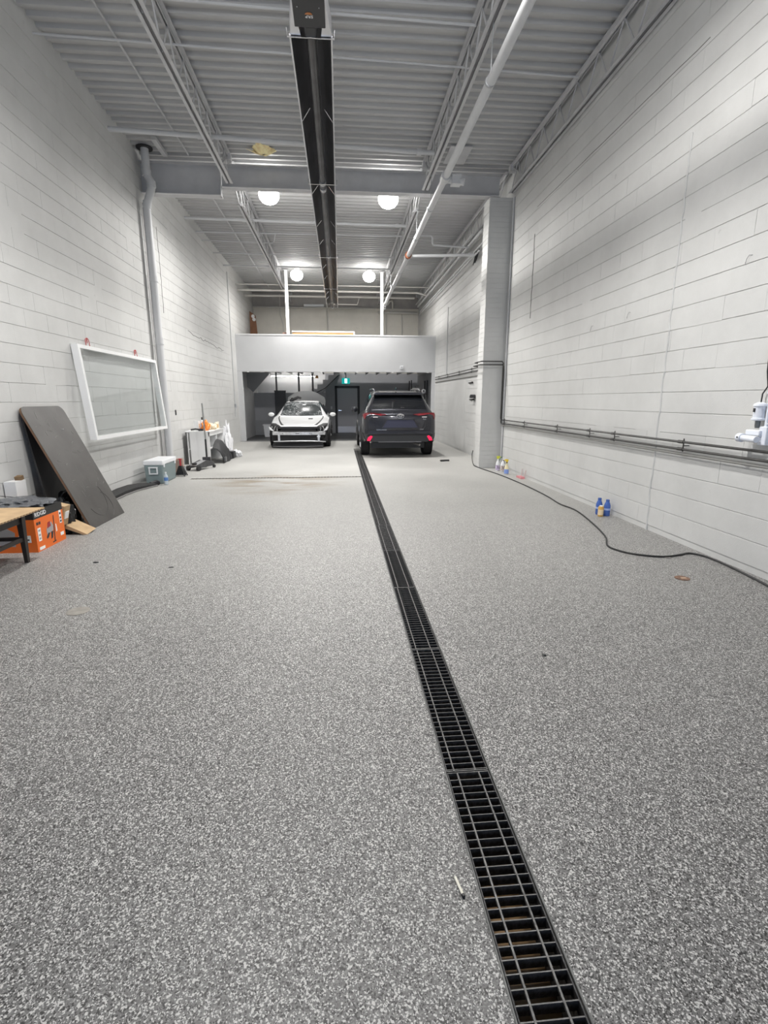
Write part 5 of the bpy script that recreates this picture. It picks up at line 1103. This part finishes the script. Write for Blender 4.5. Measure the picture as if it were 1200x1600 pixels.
def windshield_mat():
    m = M('cracked_glass', (.03, .034, .036), .1, spec=.6); nt = m.node_tree; p = nt.nodes['Principled BSDF']; tc = N(nt, 'ShaderNodeTexCoord')
    mp = N(nt, 'ShaderNodeMapping'); mp.inputs['Scale'].default_value = (9, 6, 14); nt.links.new(tc.outputs['Object'], mp.inputs[0])
    n1 = N(nt, 'ShaderNodeTexNoise'); n1.inputs['Scale'].default_value = 1.3; n1.inputs['Detail'].default_value = 3; n1.inputs['Distortion'].default_value = 1.5; nt.links.new(mp.outputs[0], n1.inputs['Vector'])
    n2 = N(nt, 'ShaderNodeTexNoise'); n2.inputs['Scale'].default_value = 2.2; nt.links.new(tc.outputs['Object'], n2.inputs['Vector'])
    r1 = N(nt, 'ShaderNodeValToRGB'); e = r1.color_ramp.elements; e[0].position = .47; e[0].color = (0, 0, 0, 1); e[1].position = .5; e[1].color = (1, 1, 1, 1); k = e.new(.54); k.color = (0, 0, 0, 1)
    nt.links.new(n1.outputs['Fac'], r1.inputs[0])
    r2 = N(nt, 'ShaderNodeValToRGB'); r2.color_ramp.elements[0].position = .47; r2.color_ramp.elements[1].position = .56; nt.links.new(n2.outputs['Fac'], r2.inputs[0])
    mu = N(nt, 'ShaderNodeMath', operation='MULTIPLY'); nt.links.new(r1.outputs[0], mu.inputs[0]); nt.links.new(r2.outputs[0], mu.inputs[1])
    mx = N(nt, 'ShaderNodeMix', data_type='RGBA'); mx.inputs[6].default_value = (.03, .036, .038, 1); mx.inputs[7].default_value = (.55, .57, .58, 1)
    nt.links.new(mu.outputs[0], mx.inputs[0]); nt.links.new(mx.outputs[2], p.inputs['Base Color']); return m
ws = build(b, 'windshield', windshield_mat(), t, True)
q = TES.P(1.86, 10.7, 1, .012) ; b = B(); b.box((q.x-.05, q.y-.004, q.z-.02), (q.x+.05, q.y+.004, q.z+.015), rot=rx(-.9)); build(b, 'paper_sticker', WHITE, ws)
b = B(); c = [(3.35, 8.2), (4.0, 8.2), (4.05, 11), (3.3, 11)]; TES.patch(c, 1, .006, b=b); TES.patch(c, -1, .006, b=b); build(b, 'rear_glass', GLASS_D, t, True)
for sd in (-1, 1):
    for c in (((1.62, 6.5), (2.45, 6.4), (2.42, 8.3), (2.05, 8.2)), ((2.52, 6.4), (3.55, 6.5), (3.3, 8.2), (2.50, 8.3))):
        build(TES.patch(c, sd, .006), 'side_window', GLASS_D, t, True)
    # black seam between hood and fender, empty headlamp bay
    build(TES.patch(((.24, 8.3), (1.34, 7.9), (1.36, 8.25), (.24, 9.1)), sd, .004, n=16, m=2), 'hood_seam', CAV, t, True)
    build(TES.patch(((.17, 4.4), (.62, 5.6), (.50, 7.0), (.17, 7.6)), sd, .006), 'headlamp_bay', CAV, t, True)
    build(TES.patch(((.155, .8), (.50, .8), (.50, 4.5), (.155, 4.5)), sd, .006), 'wheel_well_opening', CAV, t, True)
    b = B(); rn = random.Random(40+sd)
    for k in range(5): b.box(tp(sd*.58+rn.uniform(-.10, .10)-.03, .10, .50+rn.uniform(0, .10)), tp(sd*.58+rn.uniform(-.08, .08)+.04, .16, .62+rn.uniform(-.02, .04)), rot=ry(rn.uniform(-.5, .5)))
    build(b, 'torn_bracket', M('torn_white', (.6, .6, .6), .4), t)
    for yc in (.88, 3.75):
        b = B(); b.lathe([(.375, 0), (.37, .006)], tp(sd*.922, yc, .34), 28, 'x'); build(b, 'arch_well', BLACK, t)
        wheel(t, sd*(.825 if yc > 2 else .835), yc, .335, .225, sd, TO, M('rim_grey', (.12,)*3))
    m_ = B(); bmesh.ops.create_icosphere(m_.bm, subdivisions=3, radius=1)
    for v in m_.bm.verts: v.co = Vector(tp(sd*1.02+v.co.x*.10, 1.72+v.co.y*.07, .985+v.co.z*(.062 if v.co.z > 0 else .075)))
    mi = build(m_, 'door_mirror', PW_, t, True)
    b = B(); b.box(tp(sd*.91-.03, 1.70, .92), tp(sd*.95+.03, 1.75, .95)); build(b, 'mirror_stalk', BLACK, mi)
# open front end: wheel wells, radiator pack, crash bar, lower tie bar, torn fender liner
b = B(); b.box(tp(-.64, .10, .24), tp(.64, .30, .655)); build(b, 'radiator_bay', CAV, t)
b = B(); b.prism([(-.70, .60), (.70, .60), (.52, .655), (-.52, .655)], lambda p, q: tp(p, .06, q), lambda p, q: tp(p, .16, q)); build(b, 'hood_edge', BLACK, t)
for sd in (-1, 1):
    b = B(); b.box(tp(sd*.72-.14, .30, .20), tp(sd*.72+.14, .60, .62)); build(b, 'wheel_well', CAV, t)
SIL = M('crash_bar_silver', (.62, .63, .65), .35, .5, var=.15, vscale=10)
pts = [(-.80, .45), (-.74, .36)]; 
b = B(); b.grid([[Vector(tp(x, yy+.12*abs(x/.8)**2.5, z)) for (yy, z) in ((.0, .505), (-.02, .495), (-.02, .415), (.0, .405), (.05, .41), (.05, .50), (.0, .505))] for x in [-.80+.1*k for k in range(17)]]); cb = build(b, 'crash_bar', SIL, t, True)
for x, w_ in ((-.1, .12), (.33, .03), (.38, .03), (-.5, .03)):
    b = B(); b.box(tp(x, -.028, .452), tp(x+w_, -.015, .466)); build(b, 'slot', CAV, cb)
for sd in (-1, 1):
    b = B(); b.prism([(.62, .47), (.86, .56), (.90, .66), (.84, .64), (.74, .52), (.60, .51)], lambda p, q: tp(sd*p, .06, q), lambda p, q: tp(sd*p, .12, q)); build(b, 'torn_fender_edge', PW_, t)
    b = B(); b.box(tp(sd*.60-.03, .02, .22), tp(sd*.60+.03, .08, .42)); b.box(tp(sd*.57-.02, .0, .34), tp(sd*.63+.02, .05, .38)); build(b, 'bar_mount', SIL, t)
b = B(); b.tube([tp(-.78, .22, .20), tp(-.62, .05, .215), tp(-.3, .0, .23), tp(.3, .0, .23), tp(.62, .05, .215), tp(.80, .18, .19)], .02, 8); build(b, 'lower_tie_bar', SIL, t, True)
b = B(); b.prism([(-.86, .02), (.74, .03), (.70, .16), (-.66, .18), (-.82, .14)], lambda p, q: tp(p, .10+.15*abs(p), q), lambda p, q: tp(p, .30+.1*abs(p), q)); build(b, 'under_tray', BLACK, t)
b = B(); b.tube([tp(-.84, .25, .05), tp(-.5, .06, .055), tp(0, .02, .05), tp(.5, .06, .06), tp(.72, .14, .06)], .018, 6); build(b, 'tray_lip', M('tray_grey', (.12, .12, .125), .5), t, True)
# hood damage, airbag behind glass, raised trunk lid
q = TES.P(1.02, 10.0, 1, .006); b = B(); b.box((q.x-.07, q.y-.06, q.z-.012), (q.x+.07, q.y+.06, q.z+.002), rot=rx(.12)); build(b, 'hood_hole', CAV, t, bevel=.003)
P = []
for i in range(9):
    f = i/8; x = -.68+1.36*f; arch = 1-abs(2*f-1)**2.6
    P.append([Vector(tp(x*1.02, 4.45, 1.24+.04*arch)), Vector(tp(x*1.05, 4.25, 1.40+.05*arch)), Vector(tp(x*1.0, 4.10, 1.54+.09*arch)), Vector(tp(x*.86, 4.02, 1.60+.17*arch))])
b = B(); b.grid(P); b.grid([[q+Vector((0, .05, .02)) for q in r] for r in P]); tl = build(b, 'trunk_lid', M('lid_grey', (.75, .755, .76), .4), t, True)
b = B(); b.grid([[q+Vector((0, -.006, 0)) for q in (r[0], r[0].lerp(r[1], .55))] for r in P]); build(b, 'lid_inner_panel', M('lid_white', (.9, .9, .9), .4), tl)
for sd in (-1, 1):
    b = B(); b.tube([tp(sd*.62, 4.1, 1.06), tp(sd*.63, 4.4, 1.28)], .018, 6); build(b, 'gas_strut', BLACKM, tl)
b = B(); b.tube([tp(-.42, 2.2, 1.42), tp(-.30, 2.15, 1.47), tp(-.16, 2.2, 1.54), tp(-.08, 2.3, 1.52)], .05, 8); b.tube([tp(-.40, 2.16, 1.43), tp(-.34, 2.12, 1.52)], .03, 6); build(b, 'torn_roof_trim', BLACK, t, True)

#MARK3
